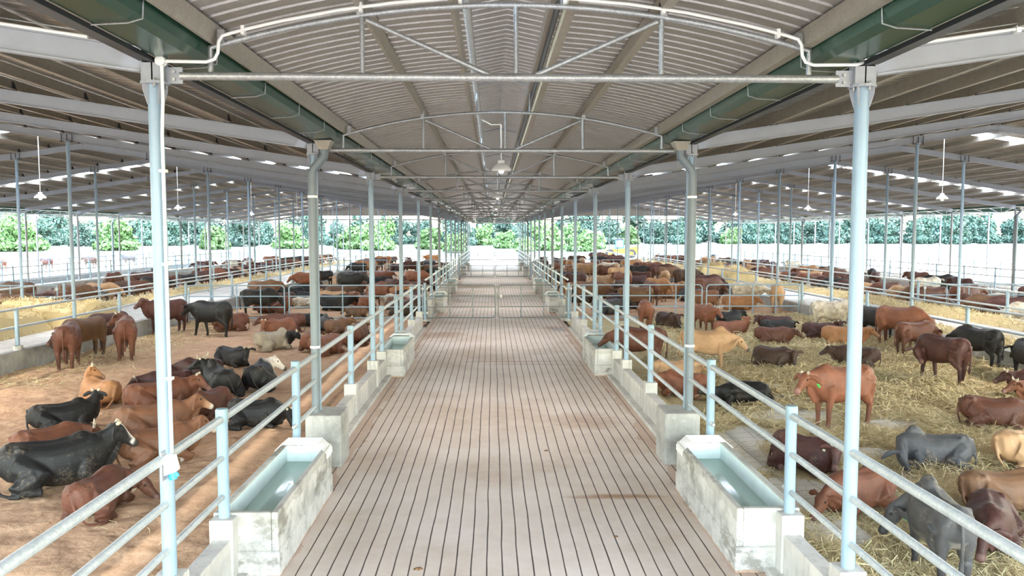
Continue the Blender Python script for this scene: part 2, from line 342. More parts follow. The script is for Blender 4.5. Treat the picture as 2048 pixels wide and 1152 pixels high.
for cx, nm in ((0, 'alley'), (-31.85, 'left_outer_alley'), (31.85, 'right_outer_alley')):
    y0 = Y0
    for s in (-1, 1):
        pts = [(cx + s * (.46 + (2.74 - .46) * i / 12), vz(.46 + (2.74 - .46) * i / 12)) for i in range(13)]
        o = ribbed('ceiling_%s_%s_half' % (nm, 'left' if s < 0 else 'right'), pts, y0, Y1, M_ROOF, .22 if cx == 0 else .5, .03); struct(o)
        if cx == 0:
            for px, w in ((2.565, .165), (1.31, .13), (.53, .10)):
                zt = vz(px) - .012; MB().prism([(s * px - .03, zt - w), (s * px + .03 * s + .03, zt - w), (s * px + .03, zt - .0), (s * px - .03, zt)], y0, Y1).build('purlin', M_PURLIN, o, smooth=False)
    # raised cap over the open ridge slot
    pts = [(cx - .62, 6.20), (cx - .3, 6.27), (cx, 6.33), (cx + .3, 6.27), (cx + .62, 6.20)]
    o = ribbed('ceiling_%s_ridge_cap' % nm, pts, y0, Y1, M_ROOF, .22 if cx == 0 else .5, .03); struct(o)
    if cx == 0:
        MB().box(.458, .475, y0, Y1, 5.90, 6.16).build('slot_baffle', M_BLACK, o, smooth=False)
        for s in (-1, 1): MB().box(*sorted((s * .40, s * .455)), y0, Y1, 6.04, 6.17).build('purlin', M_PURLIN, o, smooth=False)
def slope(s, x0, x1, nm):
    sky = SKY + ([(15.1, 15.85)] if 'far' in nm else [])  # unseen extra strip on the far slopes, added to brighten the pens
    pts = [(s * (x0 + (x1 - x0) * i / 6), zr(x0 + (x1 - x0) * i / 6) + .30) for i in range(7)]
    y0 = Y0
    n = int((Y1 - y0) / .25); snap = [(y0 + round((a - y0) / .25) * .25, y0 + round((b - y0) / .25) * .25) for a, b in sorted(sky)]
    o = ribbed('ceiling_%s' % nm, pts, y0, Y1, M_FOIL, .25, .025, gaps=snap); struct(o)
    for a, b in snap: ribbed('skylight', pts, a, b, M_SKYL, .25, .025, 0).parent = o
    npur = 11
    for i in range(npur + 1):
        x = x0 + .12 + (x1 - x0 - .24) * i / npur; zt = zr(x) + .29; h, w = .17, .035
        MB().prism([(s * x - w, zt - h), (s * x + w, zt - h), (s * x + w, zt - h + .012), (s * x - w + .008, zt - h + .012), (s * x - w + .008, zt), (s * x - w, zt)], y0, Y1).build('purlin', M_PURLIN, o, smooth=False)
for s, n in ((-1, 'left'), (1, 'right')): slope(s, 3.165, XR - .05, n + '_barn_near_slope'); slope(s, XR + .05, XC - .05, n + '_barn_far_slope')
for s, n in ((-1, 'left'), (1, 'right')): struct(MB().prism([(s * (XR - .12), zr(XR) + .29), (s * XR, zr(XR) + .315), (s * (XR + .12), zr(XR) + .29), (s * XR, zr(XR) + .30)], Y0, Y1).build('ceiling_%s_ridge_flashing' % n, M_FOIL, smooth=False))
# gable cladding at the far end, above the open doorway
for s, n in ((-1, 'left'), (1, 'right')):
    pts = []; m = MB()
    x = XA + .1
    while x < XC:
        x2 = min(x + .3, XC); a, b = zr(x) + .3, zr(x2) + .3
        m.add([(s * x, 97.59, 6.05), (s * x, 97.55, 6.05), (s * x, 97.55, zr(x) + .3), (s * x, 97.59, zr(x) + .3)], [(0, 1, 2, 3)]); m.add([(s * x, 97.55, 6.05), (s * (x + .17), 97.55, 6.05), (s * (x + .17), 97.55, a), (s * x, 97.55, a), (s * (x + .2), 97.59, 6.05), (s * x2, 97.59, 6.05), (s * x2, 97.59, b), (s * (x + .2), 97.59, b)], [(0, 1, 2, 3), (1, 4, 7, 2), (4, 5, 6, 7)]); x = x2
    o = m.build('wall_%s_gable' % n, M_ROOF, smooth=False); struct(o)
    a, b = sorted((s * (XA), s * XC)); MB().box(a, b, 97.5, 97.6, 5.45, 5.58).build('gable_beam', M_GREYP, o, smooth=False)
    MB().box(a, b, 97.52, 97.58, 6.0, 6.12).build('gable_beam', M_GREYP, o, smooth=False)
# ------------------------------------------------------------------ steel columns
M_PIPE = steel('downpipe_grey', (.13, .16, .18), .4)
SIDE = {-1: 'left', 1: 'right'}
_cnt = {}
def place_word(key, x, y):
    """'third from the viewer' among those of a row that stand in the picture, else a word for those beside the viewer"""
    ins = -.64 < (x + .175) / max(y, .1) < .69; k = (key, ins); _cnt[k] = _cnt.get(k, 0) + 1
    return ('%s from the viewer' if ins else '%s outside the photo') % ORD[_cnt[k] - 1]
def column(x, y, z0, z1, label, group, detail, r=.062, mat=M_BLUE):
    c = empty('steel_column', (x, y, 0)); tag(c, label, 'column', group, 'thing')
    MB().tube([(0, 0, z0), (0, 0, z1)], r, 16 if detail else 10).build('shaft', mat, c)
    MB().disc((0, 0), r * 1.9, z1, z1 + .025, 14).build('cap_plate', M_GREYP, c, smooth=False)
    if detail:
        for i in range(4):
            a = PI / 4 + i * PI / 2; d = (math.cos(a), math.sin(a)); g = MB()
            p = [(r * .9, z1), (r * 1.75, z1), (r * 1.7, z1 - .05), (r * 1.1, z1 - .17), (r * .9, z1 - .17)]; t = .006
            g.add([(d[0] * q - d[1] * t, d[1] * q + d[0] * t, z) for q, z in p] + [(d[0] * q + d[1] * t, d[1] * q - d[0] * t, z) for q, z in p], [(0, 1, 2, 3, 4), (9, 8, 7, 6, 5)] + [(i2, i2 + 5, (i2 + 1) % 5 + 5, (i2 + 1) % 5) for i2 in range(5)])
            g.build('gusset', M_GREYP, c, smooth=False)
            b = (r * 1.45 * math.cos(i * PI / 2 + .3), r * 1.45 * math.sin(i * PI / 2 + .3))
            MB().tube([(b[0], b[1], z1 - .03), (b[0], b[1], z1 + .05)], .011, 6).build('bolt', M_GALV, c, smooth=False)
    return c
for s in (-1, 1):
    for k, y in enumerate(YS):
        zb = .69 if k not in (1, 6, 11) else .84
        lab = 'round pale blue column on the %s alley wall, %s column from the viewer' % (SIDE[s], ORD[k])
        if k == 0: lab = 'round pale blue column on the %s alley wall, largest and nearest on that side' % SIDE[s]
        if k == 1: lab = 'blue column behind the grey downpipe on the %s alley concrete pedestal' % SIDE[s]
        c = column(s * XA, y, zb, 5.04, lab, 'columns along the %s alley wall' % SIDE[s], k < 4)
        if k < 8:                                  # seat that carries rafter and truss
            m = MB(); w = .085; m.box(-w, w, -.06, -.05, 5.065, 5.22); m.box(-w, w, .05, .06, 5.065, 5.22); m.box(-.006, .006, -.06, .06, 5.065, 5.22); m.box(-w - .008, -w, -.062, .062, 5.065, 5.37); m.box(w, w + .008, -.062, .062, 5.065, 5.37)
            m.build('rafter_seat', M_GREYP, c, smooth=False)
            m = MB(); a, b = sorted((-s * .09, -s * .24)); m.box(a, b, -.012, .0, 5.05, 5.19); m.build('truss_plate', M_GREYP, c, smooth=False)
            if k < 4:
                for dz in (5.085, 5.15): MB().tube([(-s * .17, -.03, dz), (-s * .17, .012, dz)], .014, 6).build('bolt', M_GALV, c, smooth=False)
    for X, nm in ((XK, 'near feed kerb'), (XB, 'far feed kerb')):
        for k, y in enumerate(YS):
            zt = zr(X) - .14
            c = column(s * X, y, .6, zt, 'slim blue-grey column on the %s %s, %s' % (SIDE[s], nm, place_word(('c', s, nm), s * X, y)), 'columns on the %s %s' % (SIDE[s], nm), False, .057)
            if k < 10:
                m = MB()
                for dx in (-.16, 0, .16): m.box(dx - .012, dx + .012, -.07, -.055, zt - .02, zt + .24)
                m.box(-.2, .2, -.07, .07, zt, zt + .02); m.build('rafter_clamp', M_BLACK, c, smooth=False)
    for X, nm in ((XC, 'barn eave'), (XO, 'outer alley edge')):
        for k, y in enumerate(YS):
            column(s * X, y, .45, 5.07, 'thin dark column at the %s %s, %s' % (SIDE[s], nm, place_word(('c', s, nm), s * X, y)), 'columns at the %s %s' % (SIDE[s], nm), False, .06, M_GREYP)

# ------------------------------------------------------------------ roof trusses over the alley
def truss(cx, y, label, detail, W=2.86):
    t = empty('roof_truss', (cx, y, 0)); tag(t, label, 'roof truss', 'arched trusses over the alleys', 'thing'); n = 12 if detail else 8
    MB().tube([(-W, 0, 5.117), (W, 0, 5.117)], .036, n).build('bottom_chord', M_GALV, t)
    xs = [-2.6 + 5.2 * i / 24 for i in range(25)]; tz = lambda x: 5.735 - .0556 * x * x
    MB().tube([(-2.6, 0, 5.15)] + [(x, 0, tz(x)) for x in xs] + [(2.6, 0, 5.15)], .025, n).build('top_chord', M_GALV, t)
    for x in (-1.3, 0.03, 1.3): MB().tube([(x, 0, 5.15), (x, 0, tz(x))], .022, n).build('upright', M_GALV, t)
    for s in (-1, 1): MB().tube([(s * 1.26, 0, tz(1.3) - .04), (s * .2, 0, 5.14)], .022, n).build('diagonal', M_GALV, t)
    if detail:
        m = MB()
        for s in (-1, 1): m.tube([(s * .43, 0, tz(.43)), (s * .43, 0, 6.17), (0, 0, 6.27)], .016, 6)
        m.build('ridge_cap_frame', M_GREYP, t)
        for x in (-2.5, -1.31, 1.31, 2.5):
            MB().box(x - .03, x + .03, -.03, .03, tz(x), tz(x) + .12).build('purlin_cleat', M_GALV, t, smooth=False)
for k, y in enumerate(YS): truss(0, y, 'arched galvanised truss spanning the central alley, %s from the viewer' % ORD[k], k < 9)
for s in (-1, 1):
    for k, y in enumerate(YS):
        if k > 4: truss(s * 31.85, y, 'small arched truss over the %s outer alley, %s frame from the viewer' % (SIDE[s], ORD[k]), False, 3.12)

# ------------------------------------------------------------------ rafters
for s in (-1, 1):
    for k, y in enumerate(YS):
        for x0, x1, nm in ((XA + .09, XR, 'near slope'), (XR, XC, 'far slope')):
            r = empty('roof_rafter', (0, y, 0)); tag(r, 'sloping grey I-beam rafter under the %s barn roof, %s, %s frame from the viewer' % (SIDE[s], nm, ORD[k]), 'rafter', 'rafters of the %s barn' % SIDE[s], 'thing')
            MB().ibeam((s * x0, 0, zr(x0)), (s * x1, 0, zr(x1)), .10, .21).build('beam', M_GREYP, r, smooth=False)
            if k < 7:
                for i in range(12):
                    x = (3.2 if x0 < 10 else XR + .05) + .12 + (XR - 3.49 if x0 < 10 else XC - XR - .34) * i / 11; z = zr(x) + .1
                    MB().prism([(s * x - .075, z), (s * x + .075, z), (s * x + .02, z + .15), (s * x - .02, z + .15)], -.006, .006).build('purlin_cleat', M_BLACK, r, smooth=False)
# ridge beams under the ridges
# ------------------------------------------------------------------ gutters between the vault and the barns, with their straps and downpipes
for s in (-1, 1):
    g = empty('box_gutter', (0, 0, 0)); tag(g, 'dark green box gutter running along the %s edge of the alley roof' % SIDE[s], 'gutter', None, 'thing')
    pr = [(2.60, 5.60), (2.67, 5.31), (2.75, 5.27), (3.02, 5.255), (3.07, 5.28), (3.14, 5.52), (3.13, 5.52), (3.06, 5.29), (2.76, 5.285), (2.685, 5.32), (2.615, 5.60)]
    MB().prism([(s * x, z) for x, z in pr], Y0, Y1).build('channel', M_GREEN, g, smooth=False)
    MB().prism([(s * 3.05, 5.22), (s * 3.20, 5.24), (s * 3.20, 5.27), (s * 3.06, 5.265)], Y0, Y1).build('edge_angle', M_BLACK, g, smooth=False)
    for i in range(60):
        y = 5.75 + 1.5 * i
        if y > 97: break
        m = MB(); m.tube([(s * 2.645, y, 5.47), (s * 2.655, y, 5.285), (s * 2.76, y, 5.255), (s * 3.02, y, 5.24)], .007, 5); m.build('strap', M_GALV, g)
    for X in (XC, XO):
        g = empty('box_gutter', (0, 0, 0)); tag(g, 'long gutter at the %s %s' % (SIDE[s], 'barn eave' if X == XC else 'outer alley edge'), 'gutter', None, 'thing'); q = 1 if X == XC else -1
        MB().prism([(s * (X + q * a), z) for a, z in ((.02, 5.5), (.08, 5.27), (.42, 5.27), (.48, 5.6), (.46, 5.6), (.40, 5.29), (.1, 5.29), (.04, 5.5))], Y0, Y1).build('channel', M_GREEN, g, smooth=False)
    for k in (1, 6, 11):
        for X, cx in ((XA, -1), (XC, 1), (XO, -1)):
            if X == XO and k == 1: continue
            y = YS[k]; d = empty('downpipe', (s * X, y, 0)); q = s * cx
            where = {XA: 'on the %s alley wall' % SIDE[s], XC: 'at the %s barn eave' % SIDE[s], XO: 'at the %s outer alley edge' % SIDE[s]}[X]
            tag(d, 'grey bent downpipe %s, %s of its row from the viewer' % (where, ORD[(1, 6, 11).index(k)]), 'downpipe', 'rainwater downpipes', 'thing')
            R = .068; yy = -.13; m = MB()
            m.tube([(q * .20, yy, 5.12), (q * .20, yy, 5.01), (q * .02, yy, 4.80), (q * .0, yy, 4.72), (q * .0, yy, .84 if X == XA else .1)], [R, R, R * 1.04, R * 1.04, R], 14); m.build('pipe', M_PIPE, d)
            m = MB(); m.add([(q * .20 + a * .14, yy + b * .14, 5.25) for a, b in ((-1, -1), (1, -1), (1, 1), (-1, 1))] + [(q * .20 + a * .072, yy + b * .072, 5.11) for a, b in ((-1, -1), (1, -1), (1, 1), (-1, 1))], [(0, 1, 2, 3), (7, 6, 5, 4), (0, 4, 5, 1), (1, 5, 6, 2), (2, 6, 7, 3), (3, 7, 4, 0)]); m.build('hopper', M_PURLIN, d, smooth=False)
            if k == 1 or X == XA:
                for z in (4.36, 1.92): m = MB(); m.lathe([(R + .002, -.018), (R + .012, -.018), (R + .012, .018), (R + .002, .018)], (0, yy, z), 14); m.build('strap', M_WHITE, d)
    for k in (1, 6, 11):
        y = YS[k]; a, b = sorted((s * 2.62, s * 3.2)); o = MB().box(a, b, y - .42, y + .28, -.02, .845).build('concrete_pedestal', M_CONC_D, smooth=False, bevel=.03)
        tag(o, 'weathered concrete pedestal under the downpipe on the %s alley wall, %s of three' % (SIDE[s], ORD[(1, 6, 11).index(k)]), 'pedestal', 'concrete pedestals', 'thing')

# ------------------------------------------------------------------ alley fences: posts with grey caps and three rails, bay by bay
bays = [(4.0, YS[0])] + [(YS[k], YS[k + 1]) for k in range(15)]
for s in (-1, 1):
    for i, (y0, y1) in enumerate(bays):
        spans = [(y0, y1)]
        for a, b in GAP:
            spans = [p for q0, q1 in spans for p in ((q0, min(q1, a)), (max(q0, b), q1)) if p[1] - p[0] > .3]
        if not spans: continue
        f = empty('pipe_fence', (s * 3.08, y0, 0)); tag(f, 'pale blue three-rail pipe fence on the %s alley wall, %s bay from the viewer' % (SIDE[s], ORD[i]), 'fence', 'pipe fences along the alley walls', 'thing')
        n = 14 if i < 5 else 8
        for p in [p for p in FPOST if y0 < p < y1]:
            po = MB().tube([(0, p - y0, .70), (0, p - y0, 1.80)], .060, n).build('post', M_BLUE, f)
            MB().lathe([(.066, 1.745), (.066, 1.88), (.058, 1.895), (.01, 1.90)], (0, p - y0, 0), n).build('post_cap', M_CAP, po)
        trs = [q for q in TROUGH if y0 < q < y1]
        for q0, q1 in spans:
            for z, r in ((1.785, .043), (1.365, .035)): MB().tube([(0, q0 - y0, z), (0, q1 - y0, z)], r, n).build('rail', M_RAIL, f)
            ls = [(q0, q1)] if not trs else [(q0, trs[0] + .1), (trs[0] + 2.95, q1)]
            for l0, l1 in ls:
                if l1 - l0 < .1: continue
                pts = [(0, l0 - y0, .945), (0, l1 - y0, .945)]; rr = [.032, .032]
                if trs: e = 1 if l1 < trs[0] + 1 else 0; p = pts[1] if e else pts[0]; d = .03 if e else -.03; pts = pts + [(0, p[1] + d, .945)] if e else [(0, p[1] + d, .945)] + pts; rr = [.032, .032, .018] if e else [.018, .032, .032]
                MB().tube(pts, rr, n).build('rail', M_RAIL, f)
# feed rails on the kerbs: posts halfway between the columns, two rails, the lower one on braces
for s in (-1, 1):
    for X, nm, off in ((XK, 'near feed kerb', 1), (XB, 'far feed kerb', -1)):
        for k in range(16):
            y0, y1 = (YS[k] - 6, YS[k]); f = empty('feed_rail', (s * X, y0, 0)); tag(f, 'feed rail on the %s %s, bay %s' % (SIDE[s], nm, place_word(('r', s, nm), s * X, YS[k])), 'feed rail', 'feed rails on the kerbs', 'thing'); n = 10 if k < 6 else 6
            MB().tube([(0, 3, .6), (0, 3, 1.72)], .055, n).build('post', M_BLUE, f)
            for z, dx in ((1.69, 0), (1.14, s * off * .26)): MB().tube([(dx, 0, z), (dx, 6, z)], .036, n).build('rail', M_RAIL, f)
            for yy in (3, 6): MB().tube([(0, yy + .02, .92), (s * off * .26, yy + .28, 1.14)], .016, 6).build('brace', M_BLUE, f)
    for X, nm in ((XC, 'barn eave'), (XO, 'outer alley edge')):
        for k in range(3, 16):
            y0 = YS[k] - 6; f = empty('pipe_fence', (s * X, y0, 0)); tag(f, 'thin pipe fence at the %s %s, bay %s' % (SIDE[s], nm, place_word(('f', s, nm), s * X, YS[k])), 'fence', 'outer pipe fences', 'thing')
            for yy in (1.5, 4.5): MB().tube([(0, yy, .4), (0, yy, 1.85)], .05, 6).build('post', M_BLUE, f)
            for z in (1.78, 1.35, .92): MB().tube([(0, 0, z), (0, 6, z)], .034, 6).build('rail', M_RAIL, f)

# ------------------------------------------------------------------ gates
def gate_leaf(name, hinge, free, y, label, group, ups, mat, latch=False, z0=.16, z1=1.565, group_cat='gate'):
    """a leaf in the plane y, from the hinge end to the free end, rounded at the free end"""
    g = empty(name, (hinge, y, 0)); tag(g, label, group_cat, group, 'thing'); w = free - hinge; sg = 1 if w > 0 else -1; W_ = abs(w); rc = .16; n = 10
    arc = lambda cx, cz, a0, a1: [(sg * (cx + rc * math.cos(a)), 0, cz + rc * math.sin(a)) for a in [a0 + (a1 - a0) * i / 5 for i in range(6)]]
    pts = [(0, 0, z1)] + arc(W_ - rc, z1 - rc, PI / 2, 0) + arc(W_ - rc, z0 + rc, 0, -PI / 2) + [(0, 0, z0), (0, 0, z0 + .02)]
    MB().tube(pts + [(0, 0, z1)], .027, n).build('frame', mat, g)
    for i in (1, 2): z = z0 + (z1 - z0) * i / 3; MB().tube([(0, 0, z), (w, 0, z)], .024, n).build('bar', mat, g)
    for i in range(ups): x = w * (i + 1) / (ups + 1); MB().tube([(x, 0, z0), (x, 0, z1)], .024, n).build('upright', mat, g)
    for z in (z0 + .2, z1 - .15): MB().box(-.05, .05, -.03, .03, z - .04, z + .04).build('hinge', M_GALV, g, smooth=False)
    if latch: MB().box(w - sg * .12 - .05, w - sg * .12 + .05, -.05, .03, 1.02, 1.16).build('latch', M_GALV, g, smooth=False)
for i, y in enumerate(GATE):
    nth = ('nearest', 'middle', 'farthest')[i]
    for s in (-1, 1):
        gate_leaf('alley_gate', s * 3.0, s * .06, y, '%s leaf of the galvanised double gate across the alley, %s of three gates' % (SIDE[s], nth), 'double gates across the alley', 2, M_GATE, s > 0)
        c = empty('gate_post', (s * 3.1, y, 0)); tag(c, 'blue hinge post at the %s end of the %s alley gate' % (SIDE[s], nth), 'post', 'hinge posts of the alley gates', 'thing')
        MB().tube([(0, 0, 0), (0, 0, 1.66)], .06, 10).build('shaft', M_BLUE, c); MB().disc((0, 0), .12, 0, .1, 12).build('base_collar', M_CONC, c)
        if i < 2:
            o = MB().lathe([(.085, 0), (.085, .82), (.075, .86), (.04, .88), (.005, .885)], (0, 0, 0), 12).build('concrete_bollard', M_CONC, loc=(s * 2.98, y + 1.1, 0)); tag(o, 'short white concrete bollard behind the %s alley gate on the %s' % (nth, SIDE[s]), 'bollard', None, 'thing')
            nm = 'near cross gate' if i == 0 else 'rear cross gate'
            gate_leaf('pen_gate', s * 3.2, s * 8.9, y, 'blue pipe gate across the %s pen beside the alley, %s' % (SIDE[s], nm), 'pipe gates across the pens', 4, M_BLUE)
            gate_leaf('pen_gate', s * 13.15, s * 9.1, y, 'blue pipe gate across the %s pen beside the feed kerb, %s' % (SIDE[s], nm), 'pipe gates across the pens', 3, M_BLUE)
        gate_leaf('pen_gate', s * 18.7, s * 23.6, y + .02, 'pipe gate across the far %s pen by the feed alley, %s row' % (SIDE[s], nth), 'pipe gates across the pens', 4, M_BLUE)
        gate_leaf('pen_gate', s * 28.6, s * 23.8, y + .02, 'pipe gate across the far %s pen by the eave, %s row' % (SIDE[s], nth), 'pipe gates across the pens', 4, M_BLUE)
        if i == 2:
            gate_leaf('pen_gate', s * 3.2, s * 8.9, y, 'thin pipe gate closing the far end of the %s pen beside the alley' % SIDE[s], 'pipe gates across the pens', 4, M_BLUE)
            gate_leaf('pen_gate', s * 13.15, s * 9.1, y, 'thin pipe gate closing the far end of the %s pen beside the kerb' % SIDE[s], 'pipe gates across the pens', 3, M_BLUE)
# chained walk-through beside the near alley gate
for s in (-1, 1):
    for i, (a, b) in enumerate(GAP):
        c = MB()
        for j in range(22):
            t = j / 21; z = 1.45 - .5 * math.sin(PI * t) * .5; c.tube([(s * 3.08, a + .1 + (b - a - .5) * t, z - .03), (s * 3.08, a + .1 + (b - a - .5) * t + .07, z + .03 * (-1) ** j)], .014, 5)
        o = c.build('chain', M_GALV); tag(o, 'sagging steel chain across the %s walk-through gap by the %s alley gate' % (SIDE[s], ('nearest', 'middle')[i]), 'chain', None, 'thing')

# ------------------------------------------------------------------ drinking troughs
t = NT('trough_water'); t.color((.45, .60, .55, 1)); t.set(Roughness=.06); t.b.inputs['Transmission Weight'].default_value = .35; t.b.inputs['IOR'].default_value = 1.33; t.bump(t.noise(t.geo(), 6, 2), .03, .01); M_WATER = t.m
M_LINER = simple('white_basin_render', (.62, .71, .71, 1), .5, var=.06)
def trough_mat():
    t = NT('trough_concrete'); v = t.geo(); g = t.n.new('ShaderNodeNewGeometry'); sx = t.n.new('ShaderNodeSeparateXYZ'); t.l.new(g.outputs['Position'], sx.inputs[0])
    a = t.noise(v, 1.6, 6, .7); b = t.noise(v, 9, 5, .7)
    col = t.ramp(a, [(.34, (.25, .245, .235, 1)), (.48, (.43, .425, .41, 1)), (.66, (.56, .555, .54, 1))])
    col = t.mix(t.math('MULTIPLY', t.math('GREATER_THAN', t.math('ADD', sx.outputs[2], t.math('MULTIPLY', t.noise(v, 2.5, 4), .3)), .76), .55), col, (.30, .29, .26, 1))
    col = t.mix(t.math('MULTIPLY', t.math('LESS_THAN', t.math('ADD', sx.outputs[2], t.math('MULTIPLY', t.noise(v, 3, 4), .1)), .085), .7), col, (.40, .22, .13, 1))
    st = t.math('MULTIPLY', t.ramp(t.noise(t.geo((1, .8, 1.6)), 1.1, 5, .75), [(.54, (0, 0, 0, 1)), (.62, (1, 1, 1, 1))]), .75); col = t.mix(st, col, (.15, .14, .12, 1)); col = t.mix(t.ramp(b, [(.6, (0, 0, 0, 1)), (.75, (.4, .4, .4, 1))]), col, (.25, .245, .23, 1))
    t.color(col); t.set(Roughness=.8); t.bump(b, .4, .01); return t.m
M_TRO = trough_mat()
def trough(s, y0, nth, grille, detail):
    T_ = empty('water_trough', (s * 2.52, y0, 0)); tag(T_, 'concrete cattle drinking trough with pale water against the %s alley fence, %s from the viewer' % (SIDE[s], nth), 'water trough', 'drinking troughs along the alley', 'thing')
    L, Wd, Hh, Dp, wl = 2.85, .70, .735, .36, .075; q = s; m = MB()
    X = lambda a: q * a
    def bx(a, b, c, d, e, f): a, b = sorted((X(a), X(b))); m.box(a, b, c, d, e, f)
    bx(0, Wd, 0, L, 0, .30); bx(0, wl, 0, L, .30, Hh); bx(Wd - wl, Wd, 0, L, .30, Hh); bx(wl, Wd - wl, 0, wl, .30, Hh); bx(wl, Wd - wl, L - wl, L, .30, Hh)
    bx(-.012, Wd, -.012, L, 0, .29)
    m.build('basin', M_TRO, T_, smooth=False, bevel=.014)
    m = MB(); e = .004
    i0, i1, j0, j1 = wl + e, Wd - wl - e, wl + e, L - wl - e; z0, z1 = .305, .715
    P = [(X(a), b, z) for z in (z0, z1) for a, b in ((i0, j0), (i1, j0), (i1, j1), (i0, j1))]
    m.add(P, [(0, 1, 2, 3), (0, 4, 5, 1), (1, 5, 6, 2), (2, 6, 7, 3), (3, 7, 4, 0)]); li = m.build('liner', M_LINER, T_, smooth=False); so = li.modifiers.new('t', 'SOLIDIFY'); so.thickness = .003; so.offset = 1
    m = MB(); a, b = sorted((X(i0 + .004), X(i1 - .004))); m.box(a, b, j0 + .004, j1 - .004, .42, .49); m.build('water', M_WATER, T_, smooth=False)
    m = MB(); x = X(.50); m.tube([(x, .10, .68), (x, .0, .685), (x, -.05, .66), (x, -.055, .3), (x + q * -.01, -.055, .0)], .021, 10); m.build('supply_pipe', M_GREYP, T_)
    if grille:
        m = MB()
        for i in range(8):
            yy = L - .42 + .05 * i; m.tube([(X(-.02), yy - .0, .62), (X(-.02), yy, .70), (X(.12), yy, .83), (X(Wd - .10), yy, .83), (X(Wd), yy, .74)], .0052, 5)
        for a, z in ((.12, .83), (.35, .83), (Wd - .10, .83)): m.tube([(X(a), L - .44, z), (X(a), L - .05, z)], .0045, 5)
        m.build('float_guard', M_WHITE, T_)
    else:
        m = MB(); m.prism([(X(-.015), .60), (X(-.015), .72), (X(.13), .84), (X(Wd - .12), .84), (X(Wd), .74), (X(Wd), .70), (X(Wd - .13), .80), (X(.14), .80), (X(.01), .70), (X(.01), .60)], L - .34, L - .02); m.build('float_cover', M_RAIL, T_, smooth=False)
for s in (-1, 1):
    for i, y in enumerate(TROUGH): trough(s, y, ORD[i], i == 0, i < 2)
# spare guard grille lying on the alley floor
m = MB()
for i in range(7): m.tube([(-.22, i * .07, .012), (.22, i * .07, .012)], .008, 5)
for x in (-.22, .22): m.tube([(x, -.02, .012), (x, .44, .012)], .009, 5)
o = m.build('wire_grille', M_GALV, loc=(2.45, 30.3, .003)); o.rotation_euler = (0, 0, .35); tag(o, 'loose wire grille lying on the alley floor before the right gate leaf', 'grille')
# dung
M_DUNG = simple('dung', (.15, .075, .028, 1), .6, var=.3)
for x, y, r, lab in ((-1.02, 8.62, .05, 'small brown dung pat on the alley slats, nearest the viewer'), (.75, 13.4, .04, 'tiny brown dung pat on the alley slats left of the right pedestal'), (1.35, 9.5, .03, 'tiny dark dung crumb on the alley slats beside the right trough')):
    m = MB(); random.seed(int(y * 10)); n = 14; ang = [2 * PI * i / n for i in range(n)]; rr = [r * random.uniform(.7, 1.3) for _ in ang]
    m.add([(rr[i] * math.cos(a), rr[i] * math.sin(a) * .8, .001) for i, a in enumerate(ang)] + [(.55 * rr[i] * math.cos(a), .5 * rr[i] * math.sin(a), .014) for i, a in enumerate(ang)] + [(0, 0, .017)], [(i, (i + 1) % n, n + (i + 1) % n, n + i) for i in range(n)] + [(n + i, n + (i + 1) % n, 2 * n) for i in range(n)] + [tuple(range(n))[::-1]])
    o = m.build('dung_pat', M_DUNG, loc=(x, y, 0)); tag(o, lab, 'dung pat')

# ------------------------------------------------------------------ hanging lamps
t = NT('lamp_bulb'); t.b.inputs['Emission Color'].default_value = (1, .97, .9, 1); t.b.inputs['Emission Strength'].default_value = .4; M_BULB = t.m
def lamp(x, y, z, ztop, label, group, watt):
    l = empty('hanging_lamp', (x, y, 0)); tag(l, label, 'lamp', group, 'thing')
    m = MB(); m.lathe([(.19, 0), (.20, .02), (.18, .06), (.13, .11), (.075, .15), (.07, .20), (.05, .215), (.006, .22)], (0, 0, z), 20); sh = m.build('lamp_shade', M_WHITE, l)
    MB().lathe([(.02, .03), (.05, .02), (.06, -.01), (.04, -.05), (.01, -.06)], (0, 0, z), 12).build('bulb', M_BULB, l)
    MB().tube([(0, 0, z + .21), (0, 0, ztop)], .014, 8).build('stem', M_WHITE, l)
    a = bpy.data.lights.new('lamp_fill', 'AREA'); a.shape = 'DISK'; a.size = .34; a.energy = watt; a.color = (1, .93, .84); ao = bpy.data.objects.new('lamp_fill', a); COL.objects.link(ao); ao.parent = l; ao.location = (0, 0, z - .09)  # fill light added under the shade; the lamps themselves hang unlit
    return l
for i in range(-1, 7):
    y = 15.94 + 12 * i
    l = lamp(.0, y, 5.03, 5.95, 'white dish lamp hanging in the central alley roof, %s' % (place_word('al', 0, y) if i >= 0 else 'added unseen above the viewer'), 'lamps in the central alley', 55)  # the lamp above the viewer is added for light, out of sight
    MB().tube([(0, 0, 5.95), (-.2, 0, 5.95), (-.45, 0, 6.08)], .013, 6).build('arm', M_WHITE, l)
    if True:
        for s in (-1, 1):
            y2 = 3.9 + 12 * (i + 1)
            lamp(s * 15.93, y2, 5.0, 7.44, 'white cone lamp under the %s barn ridge, %s' % (SIDE[s], place_word(('l', s), s * 15.93, y2)), 'lamps under the barn ridges', 340 if y2 < 20 else 60)  # unseen lamps beside the viewer, added and made stronger to brighten front pens

